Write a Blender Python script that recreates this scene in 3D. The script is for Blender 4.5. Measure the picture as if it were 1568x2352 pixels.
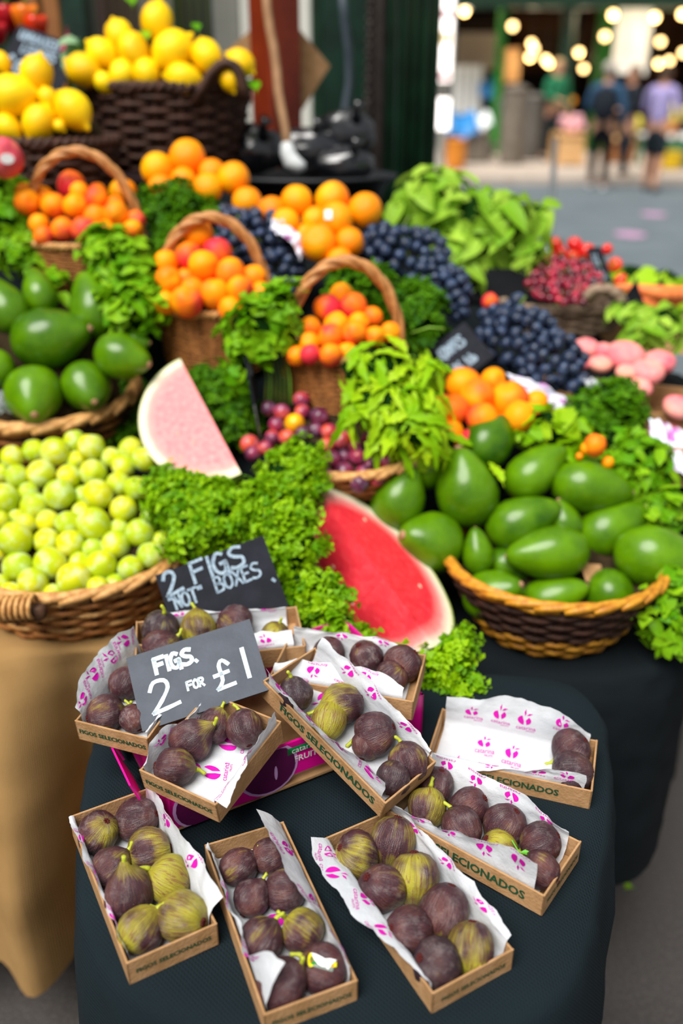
import bpy, math, random
from mathutils import Vector as V, Matrix, Quaternion, noise as mnoise
PI=math.pi; sin=math.sin; cos=math.cos
R=random.Random(11)
sc=bpy.context.scene; C=sc.collection
for o in list(bpy.data.objects): bpy.data.objects.remove(o)
# ---------------------------------------------------------------- camera
F=2050.0; HOR=185.0; CZ=1.5
PIT=math.atan((1176-HOR)/F)
cd=bpy.data.cameras.new('camera'); cam=bpy.data.objects.new('camera',cd); C.objects.link(cam)
cam.location=(0,0,CZ); cam.rotation_euler=(PI/2-PIT,0,0)
cd.sensor_fit='VERTICAL'; cd.sensor_height=36.0; cd.lens=F/2352*36.0
cd.clip_start=0.05; cd.clip_end=200
cd.dof.use_dof=True; cd.dof.focus_distance=0.93; cd.dof.aperture_fstop=2.1
sc.camera=cam
# ---------------------------------------------------------------- light
wd=bpy.data.worlds.new('overcast'); sc.world=wd; wd.use_nodes=True
bg=wd.node_tree.nodes['Background']; bg.inputs[0].default_value=(0.93,0.97,1.0,1); bg.inputs[1].default_value=0.36
sl=bpy.data.lights.new('sun','SUN'); sl.energy=5.0; sl.angle=math.radians(40); sl.color=(1.0,0.965,0.91)
so=bpy.data.objects.new('sun',sl); C.objects.link(so); so.location=(-2,-3,6)
so.rotation_euler=V((0.28,0.42,-0.86)).to_track_quat('-Z','Y').to_euler()
sc.view_settings.view_transform='Standard'; sc.view_settings.look='None'
sc.view_settings.exposure=0.25; sc.view_settings.gamma=1.0; sc.view_settings.use_curve_mapping=False
# ---------------------------------------------------------------- pixel geometry: where a thing seen in the photo stands
FW=V((0,cos(PIT),-sin(PIT))); UP=V((0,sin(PIT),cos(PIT))); RT=V((1,0,0)); CAM=V((0,0,CZ))
def ray(u,v): return FW+RT*((u-784)/F)-UP*((v-1176)/F)
def WY(u,v,y): d=ray(u,v); return CAM+d*(y/d.y)
def WZ(u,v,z): d=ray(u,v); return CAM+d*((z-CZ)/d.z)
def WD(u,v,d): return CAM+ray(u,v)*d
def dep(p): return (p-CAM).dot(FW)
def wr(px,p): return px*dep(p)/F
def WP(u,v,p0,n):
    d=ray(u,v); return CAM+d*((p0-CAM).dot(n)/d.dot(n))
# ---------------------------------------------------------------- mesh builder
class MB:
    def __init__(s): s.v=[]; s.f=[]; s.m=[]
    def add(s,vs,fs,m=0):
        b=len(s.v); s.v+=[V(x) for x in vs]; s.f+=[[i+b for i in q] for q in fs]; s.m+=[m]*len(fs); return s
    def box(s,c,sz,m=0,rot=None):
        c=V(c); h=V(sz)/2; vs=[]
        for x in(-1,1):
            for y in(-1,1):
                for z in(-1,1):
                    p=V((x*h.x,y*h.y,z*h.z)); 
                    if rot: p=rot@p
                    vs.append(c+p)
        return s.add(vs,[(0,1,3,2),(4,6,7,5),(0,4,5,1),(2,3,7,6),(0,2,6,4),(1,5,7,3)],m)
    def bbox(s,c,sz,b=.004,m=0,rot=None):   # box with chamfered long edges
        c=V(c); h=V(sz)/2; vs=[]; fs=[]
        pr=[(-h.x+b,-h.y),(h.x-b,-h.y),(h.x,-h.y+b),(h.x,h.y-b),(h.x-b,h.y),(-h.x+b,h.y),(-h.x,h.y-b),(-h.x,-h.y+b)]
        for z,k in((-h.z,0),(-h.z+b,1),(h.z-b,1),(h.z,0)):
            for x,y in pr:
                q=1 if k else 1-b/max(h.x,h.y)
                p=V((x*q,y*q,z)); 
                if rot: p=rot@p
                vs.append(c+p)
        for r in range(3):
            for i in range(8): fs.append((r*8+i,r*8+(i+1)%8,r*8+8+(i+1)%8,r*8+8+i))
        fs+=[tuple(range(7,-1,-1)),tuple(range(24,32))]
        return s.add(vs,fs,m)
    def lathe(s,prof,n=16,m=0,fn=None):
        vs=[];fs=[]
        for k,(r,z) in enumerate(prof):
            for i in range(n):
                a=2*PI*i/n; p=V((r*cos(a),r*sin(a),z))
                vs.append(fn(p,a) if fn else p)
        for k in range(len(prof)-1):
            for i in range(n): fs.append((k*n+i,k*n+(i+1)%n,k*n+n+(i+1)%n,k*n+n+i))
        fs+=[tuple(range(n-1,-1,-1)),tuple(range((len(prof)-1)*n,len(prof)*n))]
        return s.add(vs,fs,m)
    def tube(s,pts,r,n=6,closed=False,m=0,flat=1.0,nrm=None):
        pts=[V(p) for p in pts]; L=len(pts); vs=[];fs=[]; pn=None
        for i,p in enumerate(pts):
            a=pts[(i-1)%L] if (closed or i>0) else p; b=pts[(i+1)%L] if (closed or i<L-1) else p
            t=(b-a); t=t.normalized() if t.length>1e-9 else V((0,0,1))
            if nrm is not None: k=V(nrm)
            elif pn is None: k=V((0,0,1)) if abs(t.z)<.9 else V((1,0,0))
            else: k=pn
            x=k-t*k.dot(t)
            if x.length<1e-6: x=V((1,0,0))-t*t.x
            x.normalize(); pn=x; y=t.cross(x); rr=r[i] if isinstance(r,(list,tuple)) else r
            for j in range(n):
                c=2*PI*j/n; vs.append(p+x*(cos(c)*rr*flat)+y*(sin(c)*rr))
        for i in range(L if closed else L-1):
            q=(i+1)%L
            for j in range(n): fs.append((i*n+j,i*n+(j+1)%n,q*n+(j+1)%n,q*n+j))
        if not closed: fs+=[tuple(range(n-1,-1,-1)),tuple(range((L-1)*n,L*n))]
        return s.add(vs,fs,m)
    def grid(s,fn,nu,nv,m=0,cu=False):
        vs=[fn(i/(nu if cu else nu-1),j/(nv-1)) for j in range(nv) for i in range(nu)]
        fs=[]
        for j in range(nv-1):
            for i in range(nu if cu else nu-1):
                k=(i+1)%nu; fs.append((j*nu+i,j*nu+k,j*nu+nu+k,j*nu+nu+i))
        return s.add(vs,fs,m)
    def sphere(s,c,r,nu=12,nv=8,m=0):
        c=V(c); r=V((r,r,r)) if not hasattr(r,'__len__') else V(r); vs=[c+V((0,0,-r.z))]; fs=[]
        for j in range(1,nv):
            b=PI*j/nv
            for i in range(nu):
                a=2*PI*i/nu; vs.append(c+V((r.x*sin(b)*cos(a),r.y*sin(b)*sin(a),-r.z*cos(b))))
        vs.append(c+V((0,0,r.z))); T=len(vs)-1
        for i in range(nu):
            fs.append((0,1+(i+1)%nu,1+i)); fs.append((T,T-nu+i,T-nu+(i+1)%nu))
        for j in range(nv-2):
            for i in range(nu): a=1+j*nu; fs.append((a+i,a+(i+1)%nu,a+nu+(i+1)%nu,a+nu+i))
        return s.add(vs,fs,m)
    def poly(s,pts,th,m=0,fn=None):   # outline (2D) extruded by th along z, mapped by fn
        n=len(pts); vs=[V((x,y,0)) for x,y in pts]+[V((x,y,th)) for x,y in pts]
        if fn: vs=[fn(p) for p in vs]
        fs=[tuple(range(n-1,-1,-1)),tuple(range(n,2*n))]+[(i,(i+1)%n,n+(i+1)%n,n+i) for i in range(n)]
        return s.add(vs,fs,m)
    def mesh(s,name,mats,smooth=True,off=None):
        me=bpy.data.meshes.new(name); vs=s.v if off is None else [p-off for p in s.v]
        me.from_pydata([tuple(p) for p in vs],[],s.f)
        for m in (mats if isinstance(mats,(list,tuple)) else [mats]): me.materials.append(m)
        if any(s.m): me.polygons.foreach_set('material_index',s.m)
        if smooth: me.polygons.foreach_set('use_smooth',[True]*len(s.f))
        me.update(); return me
    def build(s,name,mats,parent=None,smooth=True,loc=None,kind=None,local=False):
        """world-space geometry -> one object; under a parent it is re-based on the parent's origin"""
        off=None
        if parent is not None and not local: off=base_of(parent)
        elif loc is not None: off=V(loc)
        o=bpy.data.objects.new(name,s.mesh(name,mats,smooth,off)); C.objects.link(o)
        if parent is not None: o.parent=parent
        elif loc is not None: o.location=loc
        if kind: o['kind']=kind
        return o
def base_of(o):
    p=V((0,0,0))
    while o is not None: p+=o.location; o=o.parent
    return p
def put(name,me,parent=None,loc=(0,0,0),rot=None,scale=1,color=None):
    o=bpy.data.objects.new(name,me); C.objects.link(o); o.location=loc
    if rot is not None:
        o.rotation_mode='QUATERNION'; o.rotation_quaternion=rot
    o.scale=(scale,)*3 if not hasattr(scale,'__len__') else scale
    if parent is not None: o.parent=parent
    if color: o.color=color
    return o
def tag(o,label=None,cat=None,group=None,kind=None):
    if label: o['label']=label
    if cat: o['category']=cat
    if group: o['group']=group
    if kind: o['kind']=kind
    return o
def empty(name,loc,label,cat,group=None,rot=None,scale=1):
    o=bpy.data.objects.new(name,None); C.objects.link(o); o.location=loc; o.empty_display_size=.02
    if rot is not None: o.rotation_mode='QUATERNION'; o.rotation_quaternion=rot
    if scale!=1: o.scale=(scale,)*3
    return tag(o,label,cat,group)
def frame_q(z,x=None):
    z=V(z).normalized(); x=V(x) if x is not None else V((0.31,0.87,0.2))
    y=z.cross(x); 
    if y.length<1e-4: y=z.cross(V((1,0.2,0)))
    y.normalize(); x=y.cross(z)
    return Matrix((x,y,z)).transposed().to_quaternion()
ORD=['first','second','third','fourth','fifth','sixth','seventh','eighth','ninth','tenth','eleventh','twelfth','thirteenth','fourteenth','fifteenth','sixteenth']
# ---------------------------------------------------------------- materials
def lin(h):
    h=h.lstrip('#'); c=[int(h[i:i+2],16)/255 for i in(0,2,4)]
    return tuple(x/12.92 if x<=.04045 else ((x+.055)/1.055)**2.4 for x in c)+(1,)
class NT:
    def __init__(s,name,rough=.6,spec=.4,**kw):
        s.mat=bpy.data.materials.new(name); s.mat.use_nodes=True; s.t=s.mat.node_tree; s.b=s.t.nodes['Principled BSDF']
        s.b.inputs['Roughness'].default_value=rough; s.b.inputs['Specular IOR Level'].default_value=spec
        for k,v in kw.items(): s.b.inputs[k.replace('_',' ')].default_value=v
        s._tc=None
    def n(s,ty,**kw):
        o=s.t.nodes.new(ty)
        for k,v in kw.items(): setattr(o,k,v)
        return o
    def l(s,a,b): s.t.links.new(a,b)
    def tc(s,w='Object'):
        if s._tc is None: s._tc=s.n('ShaderNodeTexCoord')
        return s._tc.outputs[w]
    def val(s,i,x):
        if hasattr(x,'is_output') or isinstance(x,bpy.types.NodeSocket): s.l(x,i)
        else: i.default_value=x
    def math(s,op,a,b=0.,c=None,clamp=False):
        o=s.n('ShaderNodeMath',operation=op,use_clamp=clamp); s.val(o.inputs[0],a); s.val(o.inputs[1],b)
        if c is not None: s.val(o.inputs[2],c)
        return o.outputs[0]
    def noise(s,scale,detail=3,vec=None,rough=.5,out=0):
        o=s.n('ShaderNodeTexNoise'); o.inputs['Scale'].default_value=scale; o.inputs['Detail'].default_value=detail; o.inputs['Roughness'].default_value=rough
        s.l(vec if vec is not None else s.tc(),o.inputs['Vector']); return o.outputs[out]
    def vor(s,scale,vec=None,out='Distance'):
        o=s.n('ShaderNodeTexVoronoi'); o.inputs['Scale'].default_value=scale; s.l(vec if vec is not None else s.tc(),o.inputs['Vector']); return o.outputs[out]
    def ramp(s,f,stops):
        o=s.n('ShaderNodeValToRGB'); e=o.color_ramp.elements
        while len(e)<len(stops): e.new(.5)
        for k,(p,c) in enumerate(stops): e[k].position=p; e[k].color=lin(c) if isinstance(c,str) else c
        s.l(f,o.inputs[0]); return o.outputs[0]
    def mix(s,f,a,b,ty='MIX'):
        o=s.n('ShaderNodeMix',data_type='RGBA',blend_type=ty)
        s.val(o.inputs[0],f); s.val(o.inputs[6],lin(a) if isinstance(a,str) else a); s.val(o.inputs[7],lin(b) if isinstance(b,str) else b); return o.outputs[2]
    def mr(s,x,a,b,c=0.,d=1.):
        o=s.n('ShaderNodeMapRange'); s.l(x,o.inputs[0])
        for i,q in enumerate((a,b,c,d)): o.inputs[i+1].default_value=q
        return o.outputs[0]
    def xyz(s,vec=None):
        o=s.n('ShaderNodeSeparateXYZ'); s.l(vec if vec is not None else s.tc(),o.inputs[0]); return o.outputs
    def comb(s,x,y,z):
        o=s.n('ShaderNodeCombineXYZ')
        for i,q in enumerate((x,y,z)): s.val(o.inputs[i],q)
        return o.outputs[0]
    def vscale(s,sx,sy,sz,vec=None):
        o=s.n('ShaderNodeMapping'); o.inputs['Scale'].default_value=(sx,sy,sz); s.l(vec if vec is not None else s.tc(),o.inputs[0]); return o.outputs[0]
    def info(s,w): 
        o=s.n('ShaderNodeObjectInfo'); return o.outputs[w]
    def ocol(s):
        o=s.n('ShaderNodeSeparateColor'); s.l(s.info('Color'),o.inputs[0]); return o.outputs
    def bump(s,h,st=.3,dist=.01):
        o=s.n('ShaderNodeBump'); o.inputs['Strength'].default_value=st; o.inputs['Distance'].default_value=dist
        s.l(h,o.inputs['Height']); s.l(o.outputs[0],s.b.inputs['Normal'])
    def col(s,c):
        if isinstance(c,str): s.b.inputs['Base Color'].default_value=lin(c)
        else: s.l(c,s.b.inputs['Base Color'])
        return s
    def put(s,n,x): s.l(x,s.b.inputs[n])
M={}
def simple(key,c1,c2=None,scale=30,rough=.6,spec=.4,bump=0,bs=None,**kw):
    n=NT(key,rough,spec,**kw)
    if c2: n.col(n.ramp(n.noise(scale,4),[(.35,c1),(.68,c2)]))
    else: n.col(c1)
    if bump: n.bump(n.noise(bs or scale*2,4),bump,.01)
    M[key]=n.mat; return n.mat
def emis(key,c,st):
    n=NT(key,.5,.3); n.col(c); n.b.inputs['Emission Color'].default_value=lin(c); n.b.inputs['Emission Strength'].default_value=st; M[key]=n.mat; return n.mat
simple('card','#b28b63','#9f7950',60,.85,.2,.15,300)
simple('card_in','#a87c4c','#98693d',60,.88,.15,.1,300)
simple('ink_green','#1f4a34',rough=.8,spec=.1)
simple('magenta_ink','#c517a0',rough=.8,spec=.1)
simple('slate','#1b1d24','#23252d',40,.8,.15,.06,200)
simple('slate2','#3a404b','#434a56',40,.6,.35,.06,200)
simple('chalk','#dfe9ee','#b9cbd6',350,.9,.1)
simple('chalk_dim','#9fb0be','#6f8496',300,.9,.1)
simple('pinkbox','#e0068f','#d8058c',8,.35,.5,0)
simple('pink_dk','#5c1149','#4a0d3c',20,.35,.5)
simple('lilac','#c79ad0',rough=.4); simple('red_print','#d80f34',rough=.4); simple('green_print','#0f8a44',rough=.4); simple('white_print','#f3e4ee',rough=.5)
simple('stem_green','#b5b92c','#8d9a2a',60,.5,.4)
simple('stem_dk','#4d6b1e','#6c7a2a',40,.6,.3)
simple('scar','#b08a66','#8a6a50',80,.8,.2)
simple('fig_eye','#32100f','#63211f',900,.8,.2)
simple('wick','#b7783c','#8a5424',90,.55,.35,.2,400)
simple('wick_lt','#d6a465','#a8743c',90,.5,.35,.2,400)
simple('wick_gold','#cf9226','#a96a14',90,.42,.45,.2,400)
simple('wick_dk','#4a2f20','#33201a',60,.6,.3,.2,400)
simple('wick_vdk','#4d3024','#2c1a14',60,.6,.3,.25,300)
simple('wick_grey','#a08c78','#77614e',80,.75,.2,.2,300)
simple('handle','#c98f55','#a86c36',70,.4,.45,.15,300)
simple('wood_dk','#5a3d28','#3f2a1d',40,.7,.3,.2,200)
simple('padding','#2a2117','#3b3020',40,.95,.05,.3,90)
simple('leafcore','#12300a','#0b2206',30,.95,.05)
simple('rub_black','#0b0c0e','#15171a',30,.45,.5)
simple('plastic_bag','#0a0c10','#14171e',20,.26,1.0)
simple('crate','#14161a','#1d2025',20,.5,.4)
simple('redpost','#8a3010','#5b1a0a',6,.45,.4,.1,60)
simple('stick','#a8825f','#8e6a4a',18,.7,.3)
simple('white_rubber','#d5d9da','#bfc5c6',30,.6,.3)
simple('green_iron','#14382a','#0d261b',12,.38,.5)
simple('green_iron2','#12351f','#0c2416',12,.4,.5)
simple('green_bright','#2f8a2a','#257222',6,.5,.4)
simple('brownstrip','#4a423e','#352e2b',20,.7,.3)
simple('hose','#4b5661','#3d4752',12,.4,.4)
simple('wall_grey','#8d8d86','#7d7d76',4,.8,.2)
simple('wall_white','#e9e9df','#dcdcd2',6,.7,.3)
simple('dark_glass','#161d22','#1e282e',3,.25,.5)
simple('dark_brown','#3a2218','#281710',5,.7,.3)
simple('plum_panel','#5a4344','#4c3839',6,.7,.3)
simple('tan_wood','#a06a3c','#8a5730',10,.6,.3)
simple('steel','#9aa0a2','#7d8386',10,.35,.5,Metallic=.6)
simple('kerb','#b9aca0','#a99a8c',6,.9,.1)
simple('cloth_white','#eceff0','#dfe3e6',20,.9,.1)
simple('tarp_blue','#2a86c8','#1f6fb0',6,.5,.4)
simple('orange_paint','#d98a34','#c4761f',6,.5,.3)
simple('grey_paint','#7d7468','#675f55',6,.6,.3)
simple('cream','#cbbfae','#b9ad9b',3,.8,.2)
simple('ply','#d8ac78','#c79a66',6,.7,.3)
simple('hall_dark','#2b2019','#1d1511',2,.8,.2)
simple('hall_brown','#5a3a20','#452a16',2,.8,.2)
simple('yellow_tub','#d8b414','#c4a010',6,.5,.4)
simple('yellow_soft','#e6d866','#d8c850',6,.6,.3)
simple('green_tub','#2c7a5a','#216548',6,.6,.3)
simple('skin','#c69478','#b58266',20,.55,.3)
simple('denim','#3d5c78','#2f4a63',30,.9,.1)
simple('charcoal','#262b33','#1c2027',30,.9,.1)
simple('black_cloth2','#0f1013','#17181c',30,.9,.1)
simple('lavender','#a79cc9','#8f84b4',30,.9,.1)
simple('maroon','#8d1432','#75102a',20,.8,.2)
simple('green_apron','#2f7a55','#256648',20,.85,.1)
simple('hair_grey','#b9b2a6','#948c80',60,.8,.2)
simple('hair_brown','#5d4a3c','#48382d',60,.8,.2)
simple('hair_blond','#e0bd86','#c9a168',60,.7,.3)
simple('white_shoe','#c9cccf','#b6babd',30,.7,.3)
simple('eye_dark','#1a1412',rough=.3); simple('lip','#9a5a4e',rough=.5)
simple('pink_mark','#b98fb0','#a883a0',14,.9,.1)
simple('sticker_y','#e8e010',rough=.4); simple('sticker_w','#f4f6f8',rough=.5); simple('sticker_g','#0c7a2c',rough=.4); simple('sticker_s','#7d8a82',rough=.35)
simple('tan_carrot','#f08a4a','#e5743a',60,.5,.3)
simple('pepper_red','#c81c2a','#a81420',8,.25,.5)
simple('pepper_orange','#f0821c','#e06a10',8,.25,.5)
simple('pepper_or2','#dc3c10','#c82c0a',8,.25,.5)
simple('chard','#c8506a','#a83a58',30,.5,.4)
simple('band_pink','#e6b4b8','#d89aa4',10,.7,.2); simple('band_yel','#f2dca0',rough=.7)
simple('steel2','#6e6a64','#5a5650',8,.5,.4)
simple('netting','#7c8432',rough=.7)
simple('poly_clear','#b9c4c4','#8f9a9c',40,.12,.6,Alpha=.45)
emis('bulb','#ffcf86',9.0); emis('bulb_dim','#d9842a',1.2); emis('sunlit_glow','#fff6f0',2.2)  # last one: sunlight on white paper, painted as emission
# fruit
def fig_mat():
    n=NT('fig_skin',.42,.4); x,y,z=n.xyz(); oc=n.ocol(); rnd=n.math('MULTIPLY',n.info('Random'),37.)
    l=n.math('ADD',n.math('SQRT',n.math('ADD',n.math('MULTIPLY',x,x),n.math('MULTIPLY',y,y))),.02)
    def around(k,zk): return n.comb(n.math('ADD',n.math('MULTIPLY',n.math('DIVIDE',x,l),k),rnd),n.math('MULTIPLY',n.math('DIVIDE',y,l),k),n.math('MULTIPLY',z,zk))
    st=n.noise(3.4,1,around(2.2,.22)); fine=n.noise(9,2,around(2.6,.25)); sh=n.comb(n.math('ADD',x,rnd),y,z); low=n.noise(.8,2,sh)
    g=n.math('ADD',n.math('MULTIPLY',n.math('SUBTRACT',low,.5),2.6),n.math('MULTIPLY',y,.42))
    g=n.math('ADD',g,n.math('SUBTRACT',n.math('MULTIPLY',oc[0],2.2),1.12)); g=n.math('ADD',g,n.mr(z,.30,1.25,0,.8)); g=n.math('ADD',g,n.math('MULTIPLY',n.math('SUBTRACT',st,.5),.9))
    g=n.mr(g,-.35,.45)
    pur=n.ramp(low,[(.25,'#2e1a22'),(.5,'#46272d'),(.75,'#653a34')])
    pur=n.mix(n.mr(fine,.54,.68,0,.6),pur,'#2f1a20'); pur=n.mix(n.mr(fine,.44,.32,0,.35),pur,'#7a4c40')
    pur=n.mix(n.math('MULTIPLY',oc[2],.75),pur,'#232129')
    grn=n.ramp(low,[(.3,'#7d6626'),(.55,'#98902a'),(.8,'#a8a02a')])
    vein=n.mr(n.math('ABSOLUTE',n.math('SUBTRACT',st,.52)),.012,.04,.7,0)
    grn=n.mix(vein,grn,'#6b3230'); c=n.mix(g,pur,grn)
    sp=n.vor(7.5,sh); c=n.mix(n.mr(sp,.045,.08,.8,0),c,'#d0ad88')
    bl=n.mr(n.noise(2.4,5,sh,.65),.5,.78,0,.5); c=n.mix(n.math('MULTIPLY',bl,n.math('ADD',oc[1],.3)),c,'#a89a98')
    n.col(c); n.bump(n.math('ADD',fine,n.math('MULTIPLY',n.noise(22,3,sh),.4)),.3,.05); n.put('Roughness',n.mr(low,.3,.7,.34,.52)); return n.mat
M['fig']=fig_mat()
def avo_mat():
    n=NT('avocado_skin',.35,.12,Coat_Weight=.55,Coat_Roughness=.2); oc=n.ocol(); rnd=n.math('MULTIPLY',n.info('Random'),29.); x,y,z=n.xyz()
    vec=n.comb(n.math('ADD',x,rnd),y,z); lo=n.noise(1.1,3,vec)
    c=n.mix(n.math('ADD',n.math('MULTIPLY',oc[0],.75),n.math('MULTIPLY',n.math('SUBTRACT',lo,.5),.9),clamp=True),'#245000','#74a600')
    c=n.mix(n.mr(n.noise(30,2,vec),.55,.75,0,.3),c,'#8fae3a')
    c=n.mix(n.mr(n.noise(2.5,5,vec,.7),.6,.78,0,.35),c,'#4a4420')
    n.col(c); n.bump(n.noise(14,3,vec),.12,.03); return n.mat
M['avocado']=avo_mat()
def blush_mat(key,a,b,c3,rough=.5,spec=.35,bsc=0,bst=0,dots=None,coat=0,bloom=None):
    n=NT(key,rough,spec,Coat_Weight=coat); oc=n.ocol(); rnd=n.math('MULTIPLY',n.info('Random'),31.); x,y,z=n.xyz()
    vec=n.comb(n.math('ADD',x,rnd),y,z); lo=n.noise(.9,3,vec)
    t=n.math('ADD',n.math('SUBTRACT',oc[0],.5),n.math('MULTIPLY',x,.42)); t=n.math('ADD',t,n.math('MULTIPLY',n.math('SUBTRACT',lo,.5),1.3))
    c=n.ramp(n.mr(t,-.45,.6),[(0,a),(.5,b),(1,c3)])
    if dots: c=n.mix(n.mr(n.vor(9,vec),.05,.11,.5,0),c,dots)
    if bloom: c=n.mix(n.mr(n.noise(1.6,4,vec,.6),.48,.7,0,bloom[1]),c,bloom[0])
    n.col(c)
    if bst: n.bump(n.noise(bsc,2,vec),bst,.05)
    M[key]=n.mat
blush_mat('apricot','#ff9c06','#fa7614','#dc3040',.5,.22,20,.05)
blush_mat('peach_dark','#e0606a','#c23f52','#f08a6a',.6,.3,14,.05,'#f0b0a0')
blush_mat('orange','#ffb002','#ff9602','#fa8602',.36,.3,34,.22)
blush_mat('lemon','#ffd80a','#f9c600','#e8b000',.36,.28,26,.18)
blush_mat('greengage','#a6be10','#bcc80e','#d6cf0e',.4,.28,6,.04,'#d8e08a',.0,('#cfe6c0',.55))
blush_mat('plum','#4a1a34','#8d1f45','#d9502f',.32,.45,6,.04,'#c98fa0',.1,('#9a86a8',.4))
blush_mat('yellow_plum','#ffc814','#f9b40e','#e89a10',.32,.45)
blush_mat('grape','#121a2c','#1b2740','#2a3a5c',.42,.4,5,.02,None,0,('#6a84ae',.5))
blush_mat('cherry','#3f0c1c','#7a1430','#c02545',.15,.6)
blush_mat('tomato','#e84a1c','#e03020','#d02020',.2,.5)
blush_mat('donut_peach','#f0a08a','#ee8a8a','#d95f70',.65,.25,14,.05,None,0,('#f6c0b4',.35))
def melon_mat():
    n=NT('melon_flesh',.28,.5,Subsurface_Weight=.0); x,y,z=n.xyz()
    rr=n.math('SQRT',n.math('ADD',n.math('ADD',n.math('MULTIPLY',x,x),n.math('MULTIPLY',y,y)),n.math('MULTIPLY',z,z)))
    w=n.noise(9,4); rr=n.math('ADD',rr,n.math('MULTIPLY',n.math('SUBTRACT',w,.5),.05))
    red=n.mix(n.ocol()[0],n.ramp(n.noise(16,5,None,.7),[(.3,'#d8182c'),(.55,'#ee3240'),(.8,'#f4565e')]),n.ramp(n.noise(14,5,None,.7),[(.3,'#ee7078'),(.6,'#f79a9a'),(.8,'#fab0ac')]))  # second ramp paints a blown highlight as pale flesh
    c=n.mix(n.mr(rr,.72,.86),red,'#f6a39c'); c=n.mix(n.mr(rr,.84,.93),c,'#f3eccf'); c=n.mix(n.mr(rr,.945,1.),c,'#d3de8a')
    n.col(c); n.bump(n.noise(40,4,None,.7),.35,.02); M['melon']=n.mat
    n=NT('melon_rind',.35,.45); x,y,z=n.xyz(); a=n.math('ARCTAN2',y,z)
    s=n.math('ADD',n.math('SINE',n.math('MULTIPLY',a,11.)),n.math('MULTIPLY',n.math('SUBTRACT',n.noise(6,4),.5),3.))
    n.col(n.ramp(n.mr(s,-1,1),[(.3,'#9fb348'),(.6,'#5e7c24')])); M['rind']=n.mat
melon_mat()
def leaf_mat(key,a,b,tr=.3,rough=.5):
    n=NT(key,rough,.16); rnd=n.info('Random')
    c=n.mix(rnd,a,b); n.col(n.mix(n.mr(n.noise(60,2),.4,.7,0,.35),c,a))
    t=n.n('ShaderNodeBsdfTranslucent'); n.l(n.mix(.5,c,b),t.inputs[0]); m=n.n('ShaderNodeMixShader'); m.inputs[0].default_value=tr
    out=n.t.nodes['Material Output']; n.l(n.b.outputs[0],m.inputs[1]); n.l(t.outputs[0],m.inputs[2]); n.l(m.outputs[0],out.inputs[0]); M[key]=n.mat
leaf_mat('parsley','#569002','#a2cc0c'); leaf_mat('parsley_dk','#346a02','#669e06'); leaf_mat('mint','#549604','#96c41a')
leaf_mat('basil','#76aa1e','#b4d64e'); leaf_mat('rocket','#7cb404','#b4d41c'); leaf_mat('lettuce','#8fc41a','#b4d82c'); leaf_mat('cabbage','#9fc49a','#7aa878')
def cloth_mat(key,a,b,wsc,rough=.95,bst=.4,dist=.001,sheen=.0):
    n=NT(key,rough,.15); n.b.inputs['Sheen Weight'].default_value=sheen
    lo=n.noise(5,4); c=n.ramp(lo,[(.3,a),(.7,b)])
    w1=n.n('ShaderNodeTexWave',wave_type='BANDS',bands_direction='DIAGONAL'); w1.inputs['Scale'].default_value=wsc; w1.inputs['Distortion'].default_value=.6; n.l(n.tc(),w1.inputs[0])
    w2=n.n('ShaderNodeTexWave',wave_type='BANDS',bands_direction='X'); w2.inputs['Scale'].default_value=wsc*.9; w2.inputs['Distortion'].default_value=.6; n.l(n.vscale(1,-1,.7),w2.inputs[0])
    h=n.math('ADD',w1.outputs[1],w2.outputs[1]); h=n.math('ADD',h,n.noise(wsc*3,2))
    n.col(n.mix(n.mr(h,.6,1.9,0,.45),c,b)); n.bump(h,bst,dist); M[key]=n.mat
cloth_mat('cloth_black','#0d161a','#162228',130,.95,.5,.0012,.0)
cloth_mat('cloth_black2','#090e11','#10171b',110,.95,.4,.001,.0)
cloth_mat('burlap','#8a6a40','#ab8756',150,.95,.6,.0012)
def tissue_mat():
    n=NT('tissue',.75,.25); n.col(n.ramp(n.noise(14,4),[(.3,'#ccd2da'),(.7,'#e2e5ea')])); n.bump(n.noise(70,5,None,.65),.35,.004)
    t=n.n('ShaderNodeBsdfTranslucent'); t.inputs[0].default_value=lin('#eef0f6'); m=n.n('ShaderNodeMixShader'); m.inputs[0].default_value=.25
    out=n.t.nodes['Material Output']; n.l(n.b.outputs[0],m.inputs[1]); n.l(t.outputs[0],m.inputs[2]); n.l(m.outputs[0],out.inputs[0]); M['tissue']=n.mat
    n=NT('tissue_print',.75,.25); v=n.vor(55); n.col(n.mix(n.mr(n.noise(45,2),.55,.6,0,.85),'#e3e4f2','#b040a8')); M['tissue_print']=n.mat
tissue_mat()
def road_mat():
    n=NT('asphalt',.9,.25); v=n.noise(160,3,None,.7); lo=n.noise(.7,4)
    c=n.mix(n.mr(v,.5,.72,0,.7),n.ramp(lo,[(.35,'#3a3634'),(.65,'#4a4644')]),'#6a6562'); n.col(c); n.bump(v,.6,.01); M['road']=n.mat  # same asphalt, darkened in colour for the shade around the stall
    n=NT('street',.85,.3); n.col(n.ramp(n.noise(2,5),[(.3,'#586268'),(.7,'#667076')])); n.bump(n.noise(90,2),.3,.01); M['street']=n.mat  # lighter copy: daylight on the far asphalt put into the colour
road_mat()
# ---------------------------------------------------------------- setting: ground
def ground():
    m=MB(); m.add([(-30,-6,0),(30,-6,0),(30,3.4,0),(-30,3.4,0)],[(0,1,2,3)]); m.build('floor',M['road'],smooth=False,kind='structure')
    m=MB(); m.add([(-30,3.4,0),(30,3.4,0),(30,60,0),(-30,60,0)],[(0,1,2,3)]); m.build('road',M['street'],smooth=False,kind='structure')
ground()
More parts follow.
